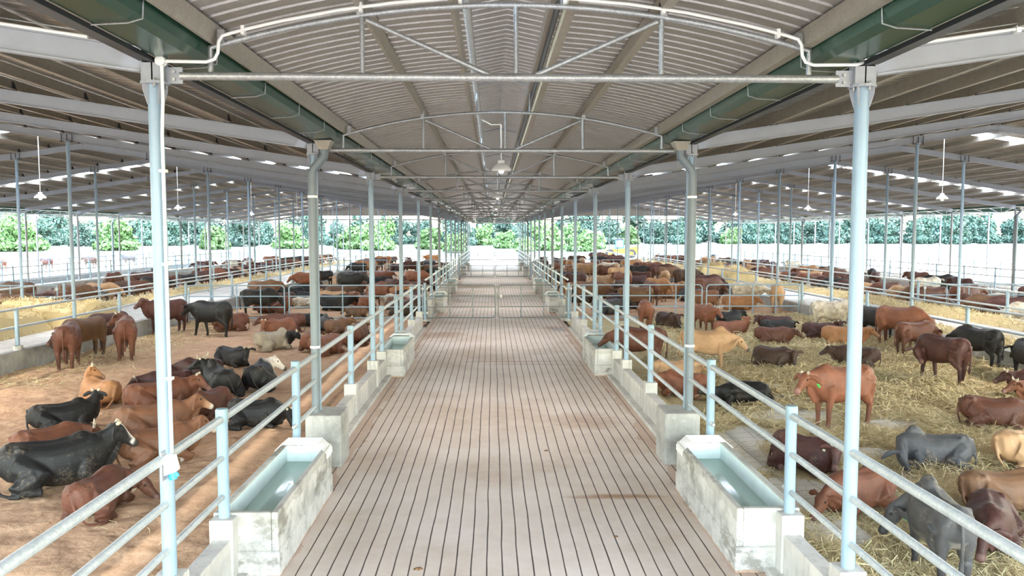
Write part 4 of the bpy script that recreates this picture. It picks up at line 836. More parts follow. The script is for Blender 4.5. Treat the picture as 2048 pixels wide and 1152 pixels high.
# label, coat, pose, x, y, heading (degrees, 0 = right, 90 = away), pose details, size, horns, ear tag side, mesh name
COWS = [
    ('big black cow with a white blaze lying lower left in the left pen', 'black_white_face', 'lie', -6.74, 11.67, 34.1, 'npit=32,hp=-38,hump=.4,side=-1,ear=-.6', 0.99, 0.35, None, 'cow_blaze'),
    ('red-brown cow lying curled with its head tucked, nearest the left fence', 'chestnut', 'lie', -5.5, 10.49, 85.4, 'ny=-62,hy=-85,npit=-22,hp=-45,side=-1,hump=.2', 0.76, 0, 0, 'cow'),
    ('orange-red cow with one upright pale horn, lying behind the white-blazed black cow', 'red', 'lie', -7.62, 13.11, 49.2, 'ny=-15,hy=-25,npit=0,hp=-30,side=-1,hump=.3', 0.76, 1.1, None, 'cow'),
    ('black cow lying with raised head turned away, below the orange seated cow', 'black', 'lie', -8.42, 15.0, 38.1, 'npit=42,hy=55,ny=15,hp=-20,side=-1,hump=.6', 0.765, 0.4, None, 'cow'),
    ('reddish cow with white muzzle and dark eye, lying nearest the left column', 'red_pale_face', 'lie', -5.73, 12.88, 36.8, 'npit=30,hp=-35,hump=.5,side=-1,ear=-.9', 0.822, 0, None, 'cow'),
    ('tan-faced brown cow with a white nose, lying just behind the nearest left column', 'red_pale_face', 'lie', -6.47, 14.49, 27.1, 'npit=32,hp=-28,side=-1,ear=-.8,hump=.3', 0.873, 0, None, 'cow'),
    ('large red cow with pale horn stubs lying behind the column, face turned away', 'red', 'lie', -7.25, 16.55, 43.4, 'npit=24,ny=-10,hy=-45,hp=-35,side=-1,hump=.4', 0.922, 0.3, None, 'cow'),
    ('orange cow with small dark horns lying and looking over its back', 'orange', 'lie', -8.81, 17.26, 146.6, 'ny=-35,hy=-115,npit=55,hp=-38,side=1,hump=.3', 0.819, 0.7, None, 'cow'),
    ('dark maroon cow lying with its muzzle to the left, beyond the orange cow', 'maroon', 'lie', -7.78, 18.43, 209.2, 'npit=6,hp=-35,hump=.3,side=1', 0.76, 0.25, None, 'cow'),
    ('dark red cow half hidden behind the column, next to the horned black cow', 'maroon', 'lie', -7.7, 20.22, 180.9, 'npit=-5,hp=-40,side=1', 0.76, 0, None, 'cow'),
    ('black cow with one curved pale horn, lying rump towards the alley', 'black', 'lie', -6.53, 18.26, 125.3, 'npit=30,ny=22,hy=35,hp=-18,side=-1,hump=1.3', 0.949, 1.1, None, 'cow'),
    ('black cow lying with a pale-ringed muzzle, facing the alley', 'black', 'lie', -7.58, 22.27, 328.4, 'npit=24,ny=-15,hy=-50,hp=-48,side=-1,hump=.4', 0.786, 0.2, None, 'cow'),
    ('black cow with a wholly white face lying near the alley fence', 'black_white_face', 'lie', -5.84, 19.05, 90.4, 'npit=18,ny=-20,hy=-62,hp=-38,side=-1,hump=.4', 0.902, 0.2, None, 'cow_whole_face'),
    ('dusty black cow lying with lowered head behind the nearest left fence', 'black', 'lie', -4.81, 15.21, 349.8, 'npit=-4,ny=-10,hy=-25,hp=-52,side=-1,hump=.5', 0.76, 0.3, None, 'cow'),
    ('dark chestnut cow mostly hidden behind the white-nosed cow', 'chestnut', 'lie', -6.0, 16.19, 255.8, 'npit=-10,hp=-40,side=1', 0.76, 0, None, 'cow'),
    ('dark chestnut cow standing rump-on at the left kerb, leftmost of the four', 'chestnut', 'stand', -12.15, 22.3, 108.5, 'ny=50,hy=85,npit=-12,hp=-45,hump=.2', 1.031, 0, None, 'cow'),
    ('long brown cow standing side-on at the left kerb with its head hidden', 'brown', 'stand', -12.7, 24.25, 250.2, 'npit=-20,hp=-50,hump=.2,fat=1.05', 0.998, 0, None, 'cow'),
    ('dark red cow standing at the left kerb behind the long brown cow', 'maroon', 'stand', -12.7, 25.78, 247.0, 'npit=-22,hp=-50,hump=.2', 0.998, 0, None, 'cow'),
    ('chestnut cow with a tan rump stripe, rightmost of four at the left kerb', 'chestnut', 'stand', -11.29, 23.93, 111.2, 'ny=35,hy=60,npit=26,hp=-35,hump=.3', 1.022, 0.5, None, 'cow'),
    ('dark red cow looking left over the kerb, beside the nearest left column', 'maroon', 'stand', -12.49, 29.85, 232.7, 'npit=34,hp=-30,hump=.3', 1.061, 0, None, 'cow'),
    ('dusty black cow walking left across the sand', 'black', 'stand', -10.49, 28.98, 161.6, 'npit=4,hp=-42,walk=.7,hump=.2', 1.08, 0, None, 'cow'),
    ('red cow lying curled up under the walking black cow', 'red', 'lie', -10.41, 30.71, 206.4, 'ny=110,hy=150,npit=-10,hp=-20,side=1,hump=.3', 0.938, 0, None, 'cow'),
    ('dark red cow lying before the left pen gate, behind the red calf-faced cow', 'chestnut', 'lie', -8.14, 30.29, 191.0, 'npit=6,hp=-30,side=1,hump=.2', 0.977, 0, None, 'cow'),
    ('red cow lying and facing the viewer, in front of the left pen gate', 'red', 'lie', -7.91, 28.66, 246.7, 'npit=24,hp=-50,side=1,ear=-.3', 0.94, 0.25, None, 'cow'),
    ('pale grey cow with a black horned head lying on the sand', 'grey_black_head', 'lie', -7.35, 25.61, 37.5, 'npit=8,ny=-10,hy=-20,hp=-35,side=-1,hump=1.0', 0.837, 0.8, None, 'cow_whole_face'),
    ('red cow lying rump-on right of the grey cow with the black head', 'red', 'lie', -6.04, 25.42, 87.1, 'npit=5,side=-1,hump=.2', 0.836, 0, None, 'cow'),
    ('smooth light red cow lying beside the downpipe of the left wall', 'red', 'lie', -5.39, 24.47, 51.9, 'npit=-5,hp=-45,side=-1,hump=.2', 0.848, 0, None, 'cow'),
    ('grey-brown cow with a pale ring round its eye, lying by the left pen gate', 'brown', 'lie', -6.08, 29.68, 53.0, 'npit=24,ny=-20,hy=-40,hp=-35,side=-1,hump=.4', 0.76, 0.4, None, 'cow'),
    ('grey cow lying half hidden by the left downpipe', 'grey', 'lie', -6.81, 30.55, 86.3, 'npit=6,side=1,hump=1.2', 0.76, 0, None, 'cow'),
    ('chestnut cow lying against the left alley wall near the downpipe', 'chestnut', 'lie', -4.8, 26.8, 81.8, 'npit=10,side=-1,hump=.3', 0.982, 0, None, 'cow'),
    ('black cow lying along the foot of the left pen gate', 'black', 'lie', -7.76, 32.01, 18.4, 'npit=4,side=-1', 0.76, 0, None, 'cow'),
    ('black cow standing head down just behind the left pen gate', 'black', 'stand', -10.91, 36.18, 374.5, 'npit=-24,hp=-52,hump=.6', 1.037, 0, None, 'cow'),
    ('brown cow standing behind the head-down black cow', 'brown', 'stand', -12.37, 41.91, 42.1, 'npit=8,hump=.4', 1.077, 0, None, 'cow'),
    ('bright red cow standing side-on at the left kerb beyond the gate', 'red', 'stand', -12.23, 51.24, 197.5, 'npit=-5,hp=-42,hump=.3', 1.065, 0, None, 'cow'),
    ('black cow standing behind the bright red cow at the left kerb', 'black', 'stand', -12.22, 56.08, 220.2, 'npit=-12,hump=.3', 0.967, 0, None, 'cow'),
    ('black cow lying behind the left pen gate with its head to the left', 'black', 'lie', -10.52, 43.94, 177.4, 'npit=22,hp=-35,side=1', 0.782, 0, None, 'cow'),
    ('whitish cow lying behind the left pen gate', 'cream', 'lie', -9.75, 40.17, 195.7, 'npit=6,hp=-40,side=1', 0.76, 0, None, 'cow'),
    ('red cow lying behind the left gate, facing the viewer', 'red', 'lie', -7.31, 40.59, 274.1, 'npit=26,hp=-45,side=1', 1.059, 0.3, None, 'cow'),
    ('black cow with a pale-ringed eye lying beyond the left gate', 'black', 'lie', -7.3, 43.24, 3.3, 'npit=14,ny=-15,hy=-40,side=-1', 0.76, 0.3, None, 'cow'),
    ('brown cow lying along the left gate foot by the alley wall', 'brown', 'lie', -6.31, 35.36, 152.1, 'npit=0,hp=-40,side=1', 0.76, 0, None, 'cow'),
    ('black cow lying with raised head far behind the left gate', 'black', 'lie', -10.39, 56.34, 28.4, 'npit=36,hp=-20,side=-1', 0.854, 0, None, 'cow'),
    ('orange cow lying by the left alley wall beyond the gate', 'orange', 'lie', -5.9, 48.08, 158.1, 'npit=8,side=1', 0.76, 0, None, 'cow'),
    ('light red cow standing and looking left, green ear tag, nearest standing on the straw', 'red', 'stand', 6.52, 14.76, 197.9, 'npit=8,ny=6,hy=14,hp=-34,hump=.5,dewlap=1.5,ear=-.5', 0.952, 0.12, 1, 'cow'),
    ('dark maroon cow lying and facing the viewer, beside the nearest right fence', 'maroon', 'lie', 4.72, 12.1, 299.6, 'npit=20,ny=-18,hy=-55,hp=-52,side=-1,hump=.3,ear=-.2', 0.76, 0.15, 0, 'cow'),
    ('dark grey humped cow lying with its head turned back, pale ear', 'grey', 'lie', 6.74, 11.91, 170.1, 'ny=72,hy=112,npit=-8,hp=-48,side=1,hump=1.3,ear=-.9', 0.76, 0, None, 'cow'),
    ('tan cow lying rump-on at the right edge of the photo', 'tan', 'lie', 8.17, 11.76, 5.9, 'npit=8,side=-1,hump=.6', 0.823, 0, None, 'cow'),
    ('brown cow lying behind the standing grey cow, at the right edge', 'brown', 'lie', 6.56, 10.01, 2.0, 'npit=-5,hp=-45,side=-1,hump=.3', 0.76, 0, None, 'cow'),
    ('grey bull standing rump-on with a pale streaked rump, nearest right', 'grey', 'stand', 4.66, 8.21, 80.6, 'ny=52,hy=78,npit=-30,hp=-60,hump=1.3,dewlap=1.4,ear=-.5,fat=1.12', 0.76, 0, 1, 'cow'),
    ('red cow lying left of the standing grey bull', 'red', 'lie', 4.78, 10.28, 207.9, 'npit=-15,hp=-45,side=1,hump=.2', 0.76, 0, None, 'cow'),
    ('maroon cow lying right of the standing grey bull, green ear tag', 'maroon', 'lie', 5.76, 8.99, 241.1, 'npit=0,ny=-15,hp=-55,side=1,hump=.3', 0.76, 0, 1, 'cow'),
    ('smooth red-brown cow lying side-on at the right edge, tail to the left', 'chestnut', 'lie', 9.17, 14.26, -29.7, 'npit=10,side=-1,hump=.3', 0.76, 0, None, 'cow'),
    ('maroon cow at the right edge showing only its head, farther of two', 'maroon', 'lie', 11.74, 16.55, 164.5, 'npit=14,hp=-30,side=1', 0.76, 0.5, None, 'cow'),
    ('light red pale-horned cow at the right edge, nearer of the two heads', 'red', 'lie', 11.27, 15.58, 165.9, 'npit=14,ny=6,hp=-28,side=1', 0.76, 0.7, None, 'cow'),
    ('dark brown cow lying and facing the viewer in the middle of the straw', 'dark_brown', 'lie', 7.51, 21.23, 313.8, 'npit=14,ny=-20,hy=-62,hp=-55,side=-1,hump=.4,ear=.05', 0.76, 0, None, 'cow'),
    ('dark cow with a greyish face lying head left behind the nearest right column', 'dark_brown', 'lie', 9.67, 20.8, 154.9, 'npit=16,hp=-30,side=1,hump=.3', 0.76, 0.15, None, 'cow'),
    ('orange-backed cow lying with its chestnut head to the right, behind the nearest right column', 'orange', 'lie', 10.98, 24.6, -22.5, 'npit=18,hp=-32,side=-1,hump=.2,ear=-.8', 0.854, 0, None, 'cow'),
    ('chestnut cow lying with lowered head to the right, middle of the straw', 'chestnut', 'lie', 9.01, 25.41, -12.3, 'npit=10,hp=-32,side=-1,hump=.2', 0.773, 0.1, None, 'cow'),
    ('black cow lying behind the chestnut cow on the straw', 'black', 'lie', 9.86, 27.37, 352.7, 'npit=10,ny=40,hy=60,side=-1,hump=.5', 0.76, 0, None, 'cow'),
    ('maroon cow lying head left beside the black cow on the straw', 'maroon', 'lie', 10.28, 28.52, 164.5, 'npit=22,ny=15,hy=45,hp=-42,side=1,hump=.2', 0.766, 0, None, 'cow'),
    ('maroon cow lying with raised head facing the viewer, left of the cream cow', 'maroon', 'lie', 10.91, 26.21, -21.1, 'npit=34,ny=-25,hy=-80,hp=-42,side=-1,hump=.2', 0.76, 0.4, None, 'cow'),
    ('light red cow lying with its neck raised and turned, left part of the straw', 'red', 'lie', 8.2, 27.46, -1.1, 'npit=46,hy=40,hp=-28,side=-1,hump=.2', 0.76, 0, None, 'cow'),
    ('small black cow lying behind the light red cow with the raised neck', 'black', 'lie', 9.16, 30.69, 20.7, 'npit=20,side=-1', 0.76, 0, None, 'cow'),
    ('red cow standing with its droopy-eared head towards the viewer, by the right downpipe', 'red', 'stand', 7.65, 28.74, 284.9, 'npit=12,ny=10,hy=20,hp=-42,ear=-.9,hump=.6', 0.85, 0.2, None, 'cow'),
    ('red cow standing rump-on by the right alley wall', 'red', 'stand', 5.66, 29.8, 82.8, 'npit=-26,hp=-55,hump=.2', 0.954, 0, None, 'cow'),
    ('dark brown cow lying and facing the viewer by the right alley fence', 'dark_brown', 'lie', 6.56, 29.9, 284.1, 'npit=22,hp=-45,side=1', 0.905, 0, None, 'cow'),
    ('chestnut cow standing and drinking from the second right trough', 'chestnut', 'stand', 3.95, 21.8, 169.6, 'npit=-6,hp=-38,hump=.2', 0.944, 0, None, 'cow'),
    ('tan humped cow standing with its head low to the right, behind the right fence', 'tan', 'stand', 5.64, 21.09, 339.1, 'npit=-4,hp=-38,hump=1.1,ear=-.7', 0.911, 0, None, 'cow'),
    ('tan cow lying behind the right downpipe', 'tan', 'lie', 4.4, 19.53, -7.7, 'npit=8,side=-1,hump=.3', 0.76, 0, None, 'cow'),
    ('red cow lying against the right alley wall, green ear tag', 'red', 'lie', 4.24, 17.83, 153.9, 'npit=-4,hp=-38,side=1', 0.76, 0, 1, 'cow'),
    ('black cow sprawled on its side by the right alley wall, legs outstretched', 'black', 'side', 5.35, 17.06, 180.1, 'npit=4,hp=0,side=-1', 0.769, 0, 1, 'cow'),
    ('cream mottled cow standing behind the nearest right column', 'cream', 'stand', 11.95, 27.65, 326.4, 'npit=0,hp=-40,hump=.5', 0.941, 0, None, 'cow'),
    ('red cow with pale hind legs standing at the right feed kerb', 'red', 'stand', 12.56, 24.11, -58.5, 'npit=-16,hp=-50,hump=.5', 1.026, 0, None, 'cow'),
    ('black cow standing rump-on behind the red cow at the right kerb', 'black', 'stand', 12.51, 25.52, -51.9, 'npit=-18,hp=-50,hump=.3', 0.91, 0, None, 'cow'),
    ('chestnut cow with its head over the right feed kerb', 'chestnut', 'stand', 12.15, 22.5, 8, 'npit=-14,hp=-45,hump=.2', 0.792, 0, None, 'cow'),
    ('dark maroon cow standing and bending back to lick its flank', 'maroon', 'stand', 10.71, 18.56, 109.7, 'ny=118,hy=165,npit=-22,hp=-42,hump=.2,walk=.5', 0.914, 0, 1, 'cow'),
    ('black cow standing side-on behind the flank-licking maroon cow', 'black', 'stand', 12.65, 20.28, 111.9, 'npit=-16,hp=-45,hump=.6,dewlap=1.4', 0.859, 0, None, 'cow'),
    ('black cow cut off by the right edge of the photo, at the kerb', 'black', 'stand', 12.58, 18.24, 77.1, 'npit=-10,hp=-45,hump=.4', 0.797, 0, None, 'cow'),
    ('pale grey cow standing side-on behind the right pen gate', 'cream', 'stand', 12.1, 37.5, 335.8, 'npit=-15,hp=-45,hump=.5', 0.994, 0, None, 'cow'),
    ('tan and white cow standing rump-on behind the right gate', 'tan', 'stand', 12.62, 34.95, 70.6, 'npit=-10,hump=.2', 1.031, 0, None, 'cow'),
    ('chestnut cow standing side-on behind the right gate, next to the pale grey cow', 'chestnut', 'stand', 10.6, 39.2, 22.2, 'npit=-14,hp=-45,hump=.3', 1.12, 0, None, 'cow'),
    ('dusty tan-red cow behind the right gate with its head to the left', 'red_pale_face', 'stand', 9.6, 35.7, 193.8, 'npit=-8,hp=-45,hump=.3', 0.848, 0, None, 'cow'),
    ('black cow standing side-on far behind the right gate', 'black', 'stand', 10.86, 59.43, -8.7, 'npit=4,hump=.3', 0.971, 0, None, 'cow'),
    ('dark maroon cow standing nose to tail with the black cow beyond the right gate', 'maroon', 'stand', 12.03, 56.47, -8.6, 'npit=0,hump=.3', 1.117, 0, None, 'cow'),
    ('orange-red cow standing behind the right gate with lowered horns', 'orange', 'stand', 8.63, 41.71, 306.2, 'npit=-8,ny=-10,hp=-50,hump=.4', 1.043, 0.6, None, 'cow'),
    ('grey cow standing behind the right downpipe and gate', 'grey', 'stand', 9.65, 38.23, 185.7, 'npit=-15,hp=-45,hump=.7', 0.76, 0, None, 'cow'),
    ('tan cow standing rump-on among the herd behind the right gate', 'tan', 'stand', 11.1, 50.96, 69.5, 'npit=-10,hump=.3', 0.951, 0, None, 'cow'),
]
# ------------------------------------------------------------------ placing the herd
GR = 'cattle in the barn'
def gz(x, y):                                      # pen floors: level on the left, rising gently towards the kerb on the right
    return .028 * (x - 3.2) if 3.1 < x < 13.4 else -.1 if abs(x) > 36 else 0
def kw_of(s): return eval('dict(%s)' % s)
PLACED = []
for lab, co, pose, x, y, hd, kw, sc, horn, tg, nm in COWS:
    near = y < 24
    me, an = cow_mesh(nm if nm != 'cow' else 'cow_body', pose, voxel=.022 if y < 17 else .03 if near else .036, **kw_of(kw))
    o = link('cow', me, COAT[co]); o.location = (x, y, gz(x, y) - .012); o.rotation_euler = (0, 0, math.radians(hd)); o.scale = (sc,) * 3
    tag(o, lab, 'cow', GR, 'thing'); dress(o, an, horn, tg, EARTAGW if lab.startswith(('red-brown cow lying curled', 'dark maroon cow lying and facing')) else EARTAG, eyes=y < 30)
    PLACED.append((x, y, pose, hd))
# the animals farther off share a few bodies
PROTO = {}
for key, pose, kw in (('stand', 'stand', 'npit=14,hump=.3'), ('feed', 'stand', 'npit=-10,hp=-46,hump=.3'), ('turn', 'stand', 'ny=35,hy=60,npit=10,hump=.5'), ('walk', 'stand', 'walk=.8,npit=8,hump=.2'),
                      ('lie', 'lie', 'npit=14,side=-1,hump=.3'), ('lie_turn', 'lie', 'ny=40,hy=75,npit=12,side=1,hump=.3'), ('lie_up', 'lie', 'npit=34,hp=-20,ny=-20,hy=-40,side=-1,hump=.3')):
    PROTO[key] = cow_mesh('cow_body_' + key, pose, voxel=.042, **kw_of(kw))[0]
RC = random.Random(11)
MIX = ['black'] * 4 + ['dark_brown'] * 4 + ['maroon'] * 5 + ['chestnut'] * 6 + ['red'] * 4 + ['brown'] * 3 + ['orange'] * 2 + ['tan'] * 2 + ['grey'] * 1 + ['cream'] * 1
CNAME = {'black': 'black', 'dark_brown': 'dark brown', 'maroon': 'maroon', 'chestnut': 'chestnut', 'red': 'red', 'brown': 'brown', 'orange': 'orange', 'tan': 'tan', 'grey': 'grey', 'cream': 'cream'}
COATO = {}
FARS = []
def half(pose, hd):
    a = math.radians(hd); return abs(math.cos(a)), abs(math.sin(a))
def free(x, y, hd, pose, d):
    for px, py, pp, ph in PLACED:
        # ellipses along each body: test three points on each spine
        for t in (-.62, 0, .72):
            ax, ay = x + t * math.cos(math.radians(hd)), y + t * math.sin(math.radians(hd))
            for u in (-.62, 0, .72):
                if (ax - px - u * math.cos(math.radians(ph))) ** 2 + (ay - py - u * math.sin(math.radians(ph))) ** 2 < d * d: return False
    return True
def put(key, x, y, hd, where, act, co=None, d=.92):
    if any(abs(y - g) < .4 + 1.05 * abs(math.sin(math.radians(hd))) for g in GATE) or not free(x, y, hd, key, d): return False
    co = co or RC.choice(MIX)
    if (key, co) not in COATO:
        me = PROTO[key].copy(); me.materials.clear(); me.materials.append(COAT[co]); COATO[key, co] = me
    o = bpy.data.objects.new('cow', COATO[key, co]); COL.objects.link(o); o.location = (x, y, gz(x, y) - .01); o.rotation_euler = (0, 0, math.radians(hd)); s = RC.uniform(.95, 1.14); o.scale = (s, s, s)
    PLACED.append((x, y, key, hd)); FARS.append((o, CNAME[co], act, where, x, y)); return True
def fill(n, x0, x1, y0, y1, where, lying):
    k = tries = 0
    while k < n and tries < n * 30:
        tries += 1; x, y = RC.uniform(x0, x1), RC.uniform(y0, y1)
        if RC.random() < lying: k += put(RC.choice(['lie', 'lie_turn', 'lie_up']), x, y, RC.choice([RC.uniform(-40, 40), RC.uniform(140, 220), RC.uniform(0, 360)]), where, 'lying')
        else: k += put(RC.choice(['stand', 'turn', 'walk', 'feed']), x, y, RC.choice([RC.uniform(-30, 30), RC.uniform(150, 210), RC.uniform(60, 120)]), where, 'standing')
def row(x, y0, y1, hd, where, gap, skip):
    y = y0
    while y < y1:
        if RC.random() > skip: put('feed', x + RC.uniform(-.12, .12), y, hd + RC.uniform(-14, 14), where, 'feeding', d=.66)
        y += gap * RC.uniform(.85, 1.3)
# rows with their heads through the far feed rails
put('feed', -20.05, 30.4, 4, 'at the far left feed rail', 'feeding', 'grey'); put('feed', -20.0, 33.0, -14, 'at the far left feed rail', 'feeding', 'brown')
row(-20.0, 34.6, 64, 2, 'at the far left feed rail', 1.35, .22); row(-20.0, 68, 95, 2, 'at the far left feed rail', 1.5, .3)
put('feed', 19.95, 27.2, 186, 'at the far right feed rail', 'feeding', 'maroon')
row(20.0, 28.9, 62, 180, 'at the far right feed rail', 1.3, .16); row(20.0, 66.5, 95, 180, 'at the far right feed rail', 1.4, .2)
row(12.1, 42, 64, 0, 'at the right kerb behind the gate', 1.5, .3); row(-12.05, 68.5, 94, 180, 'at the rear of the left pen kerb', 1.7, .35); row(12.1, 68.5, 94, 0, 'at the rear of the right pen kerb', 1.5, .25)
fill(15, -12.2, -4.2, 36, 46, 'in the left pen behind the first gate', .95); fill(19, -11.8, -4.2, 46, 64, 'in the left pen behind the first gate', .85)
fill(15, 4.2, 11.8, 35.5, 46, 'in the right pen behind the first gate', .62); fill(19, 4.2, 11.5, 46, 64, 'in the right pen behind the first gate', .6)
fill(12, -12.0, -4.2, 68, 94, 'in the rear left pen', .55); fill(16, 4.2, 11.6, 68, 94, 'in the rear right pen', .5)
fill(6, -27.5, -21.5, 36, 63, 'in the far left pen', .4); fill(14, -27.5, -21.5, 68, 94, 'in the far left pen', .3)
fill(22, 21.5, 27.5, 31, 62, 'in the far right pen', .15); fill(14, 21.5, 27.5, 68, 94, 'in the far right pen', .3)
for i in range(6): put('stand', -52 + 1.9 * (i % 3) * 1.6, 84 + 3.2 * i, RC.uniform(150, 210), 'in the open yard outside on the far left', 'standing')
# every one of them is told apart by coat, pose, pen and its turn from the viewer
FARS.sort(key=lambda r: r[5]); cnt = {}; tot = {}
for o, c, act, wh, x, y in FARS: tot[c, act, wh] = tot.get((c, act, wh), 0) + 1
for o, c, act, wh, x, y in FARS:
    k = (c, act, wh); cnt[k] = cnt.get(k, 0) + 1
    lab = '%s cow %s %s' % (c, act, wh)
    if tot[k] > 1: lab += (', %s nearest such cow' % ORD[cnt[k] - 1]) if cnt[k] > 1 else ', nearest such cow'
    tag(o, lab, 'cow', GR, 'thing')
# ------------------------------------------------------------------ outside: field, trees, a loader
t = NT('crop_field'); a = t.noise(t.geo(), .02, 5, .6); b = t.noise(t.geo(), .35, 6, .75)
col = t.ramp(t.math('ADD', t.math('MULTIPLY', a, .5), t.math('MULTIPLY', b, .5)), [(.36, (.005, .011, .004, 1)), (.5, (.010, .016, .0075, 1)), (.64, (.020, .023, .015, 1))]); t.color(col); t.set(Roughness=.95)
o = MB().box(-900, 900, -300, 1500, -1.2, -.15).build('ground_field', t.m, smooth=False); struct(o)
t = NT('bare_yard'); t.color(t.ramp(t.noise(t.geo(), .3, 6, .7), [(.3, (.17, .145, .115, 1)), (.7, (.25, .22, .18, 1))])); t.set(Roughness=.95)
o = MB().box(-75, 75, -60, 128, -.4, -.10).build('ground_yard', t.m, smooth=False); struct(o)
def leafm(name, a, b):
    t = NT(name); oi = t.n.new('ShaderNodeObjectInfo'); n = t.noise(t.coord('Object'), .9, 4, .7)
    c = t.ramp(n, [(.32, a + (1,)), (.7, b + (1,))]); h = t.n.new('ShaderNodeHueSaturation'); t.l.new(c, h.inputs['Color']); t.l.new(t.math('ADD', t.math('MULTIPLY', oi.outputs['Random'], .6), .7), h.inputs['Value']); t.color(h.outputs[0]); t.set(Roughness=.8); return t.m
LEAF = [leafm('leaves_deep_green', (.032, .070, .052), (.085, .150, .110)), leafm('leaves_bright_green', (.06, .13, .04), (.15, .25, .09))]
BARK = simple('bark', (.10, .08, .06, 1), .9)
def tree_mesh(name, seed, w, h, trunk):
    """a crown of some thousands of leaf tufts over several overlapping lobes"""
    r = np.random.default_rng(seed); nl = 9; V_ = []; F_ = []
    lobes = [(r.uniform(-.55, .55) * w, r.uniform(-.5, .5) * w, trunk + (h - trunk) * r.uniform(.2, .82), r.uniform(.28, .46) * w, r.uniform(.2, .33) * (h - trunk)) for _ in range(nl)] + [(0, 0, trunk + (h - trunk) * .55, .62 * w, .44 * (h - trunk))] + [(.62 * w * math.cos(q), .62 * w * math.sin(q), .16 * h, .4 * w, .17 * h) for q in (.3, 1.6, 2.9, 4.2, 5.4)]
    for lx, ly, lz, rx, rz in lobes:
        n = 190; u = r.normal(size=(n, 3)); u /= np.linalg.norm(u, axis=1)[:, None]; rad = r.uniform(.72, 1.06, n)
        c = np.stack([lx + u[:, 0] * rx * rad, ly + u[:, 1] * rx * rad, lz + u[:, 2] * rz * rad], 1); c[:, 2] = np.maximum(c[:, 2], .25)
        for i in range(n):
            a = r.normal(size=3); a /= np.linalg.norm(a); b = np.cross(a, u[i] + .3 * r.normal(size=3)); b /= np.linalg.norm(b) + 1e-9; s = r.uniform(.22, .5) * (w / 4) ** .5
            o = len(V_); V_ += [tuple(c[i] - a * s), tuple(c[i] + b * s * .8), tuple(c[i] + a * s), tuple(c[i] - b * s * .8)]; F_.append((o, o + 1, o + 2, o + 3))
    me = bpy.data.meshes.new(name); me.from_pydata(V_, [], F_); me.update(); return me
TREES = []
for i, (w, h, tr_, lm) in enumerate(((5.0, 9.5, .5, 0), (5.8, 11, .7, 0), (4.2, 8, .4, 0), (4.4, 6.4, .2, 1), (2.6, 3.6, .05, 1))):
    TREES.append((tree_mesh('crown', 40 + i, w, h, tr_), LEAF[lm], tr_, h))
RT = random.Random(5); ntree = {}
def tree(i, x, y, s, label, group, name='tree'):
    me, lm, tr_, h = TREES[i]; t = empty(name, (x, y, -.15), RT.uniform(0, 6.3)); t.scale = (s, s, s * RT.uniform(.85, 1.15)); tag(t, label, 'tree' if name == 'tree' else 'bush', group, 'thing')
    link('crown', me, lm, t)
    if tr_ > .3: MB().tube([(0, 0, 0), (.1, 0, tr_ + h * .15), (.05, .1, h * .6)], [.22, .17, .08], 7).build('trunk', BARK, t)
n = 0; xs = []
for rown, (y, step, sc) in enumerate(((262, 10, .92), (290, 10.5, 1.0), (320, 11, 1.12))):
    x = -215
    while x < 235: xs.append((x + RT.uniform(-3, 3), y + RT.uniform(-14, 14), RT.choice([0, 1, 2, 0, 3] if rown == 0 else [0, 1, 0, 1]), sc * RT.uniform(.8, 1.15))); x += step * RT.uniform(.8, 1.25)
xs.sort(); nf = [0, 0, 0]
for x, y, i, s in xs:
    k = 0 if y < 276 else 1 if y < 305 else 2; row_ = ('front', 'middle', 'rear')[k]; nf[k] += 1
    side_ = 'left of' if x < 0 else 'right of'
    tree(i, x + (6 if x > 20 else 0), y + (45 if x > 20 else 0), s * (1.18 if x > 20 else 1), '%s green tree, %s row of the treeline, number %d from the left' % (('tall deep', 'broad deep', 'smaller deep', 'lighter bright', 'low bright')[i], row_, nf[k]), 'trees of the treeline')
for j, (px, y, i, s) in enumerate(sorted([(-36, 205, 3, 1.15), (-28, 190, 3, 1.05), (-54, 212, 3, 1.2), (-70, 200, 4, 1.5), (-16, 202, 4, 1.6), (-8, 165, 4, 1.0), (13, 188, 3, 1.0), (19, 172, 4, 1.2), (26, 204, 4, 1.4), (-90, 190, 3, 1.2), (-108, 182, 3, 1.3), (3, 214, 4, 1.2), (7, 178, 4, .9)], key=lambda q: q[0] / q[1])):
    tree(i, px, y, s, 'bright green bush in the field before the treeline, %s bush from the left' % ORD[j], 'bushes in the field', 'bush')
# wheel loader at work behind the barn
Y_ = simple('loader_yellow', (.40, .20, .012, 1), .4, var=.05); CB = simple('cab_blue', (.015, .08, .16, 1), .3, var=.05); TY = simple('tyre_black', (.02, .02, .02, 1), .8)
L_ = empty('wheel_loader', (20.2, 126, -.1), math.radians(172)); tag(L_, 'yellow wheel loader with a blue cab working behind the barn', 'loader', None, 'thing')
MB().prism([(-3.0, .75), (1.4, .75), (1.6, 1.3), (.2, 1.5), (-.4, 1.55), (-2.7, 1.9), (-3.1, 1.6)], -.85, .85).build('chassis', Y_, L_, smooth=False, bevel=.05)
c = MB().prism([(-.75, 1.4), (.75, 1.4), (.62, 3.0), (-.62, 3.05)], -.7, .7).build('cab', CB, L_, smooth=False, bevel=.06); MB().box(-.95, .95, -.85, .85, 3.05, 3.15).build('cab_roof', BARK, L_, smooth=False)
GL = simple('cab_glass', (.55, .68, .74, 1), .08, var=.02)
for s in (-1, 1): MB().prism([(-.5, 1.75), (.55, 1.75), (.45, 2.85), (-.45, 2.85)], s * .705, s * .72).build('cab_window', GL, c, smooth=False)
for x in (-1.9, 1.5):
    for s in (-1, 1):
        m = MB(); m.tube([(x, s * .75, .72), (x, s * 1.2, .72)], .72, 22); w_ = m.build('wheel', TY, L_); MB().tube([(x, s * 1.19, .72), (x, s * 1.23, .72)], .34, 14).build('hub', Y_, w_)
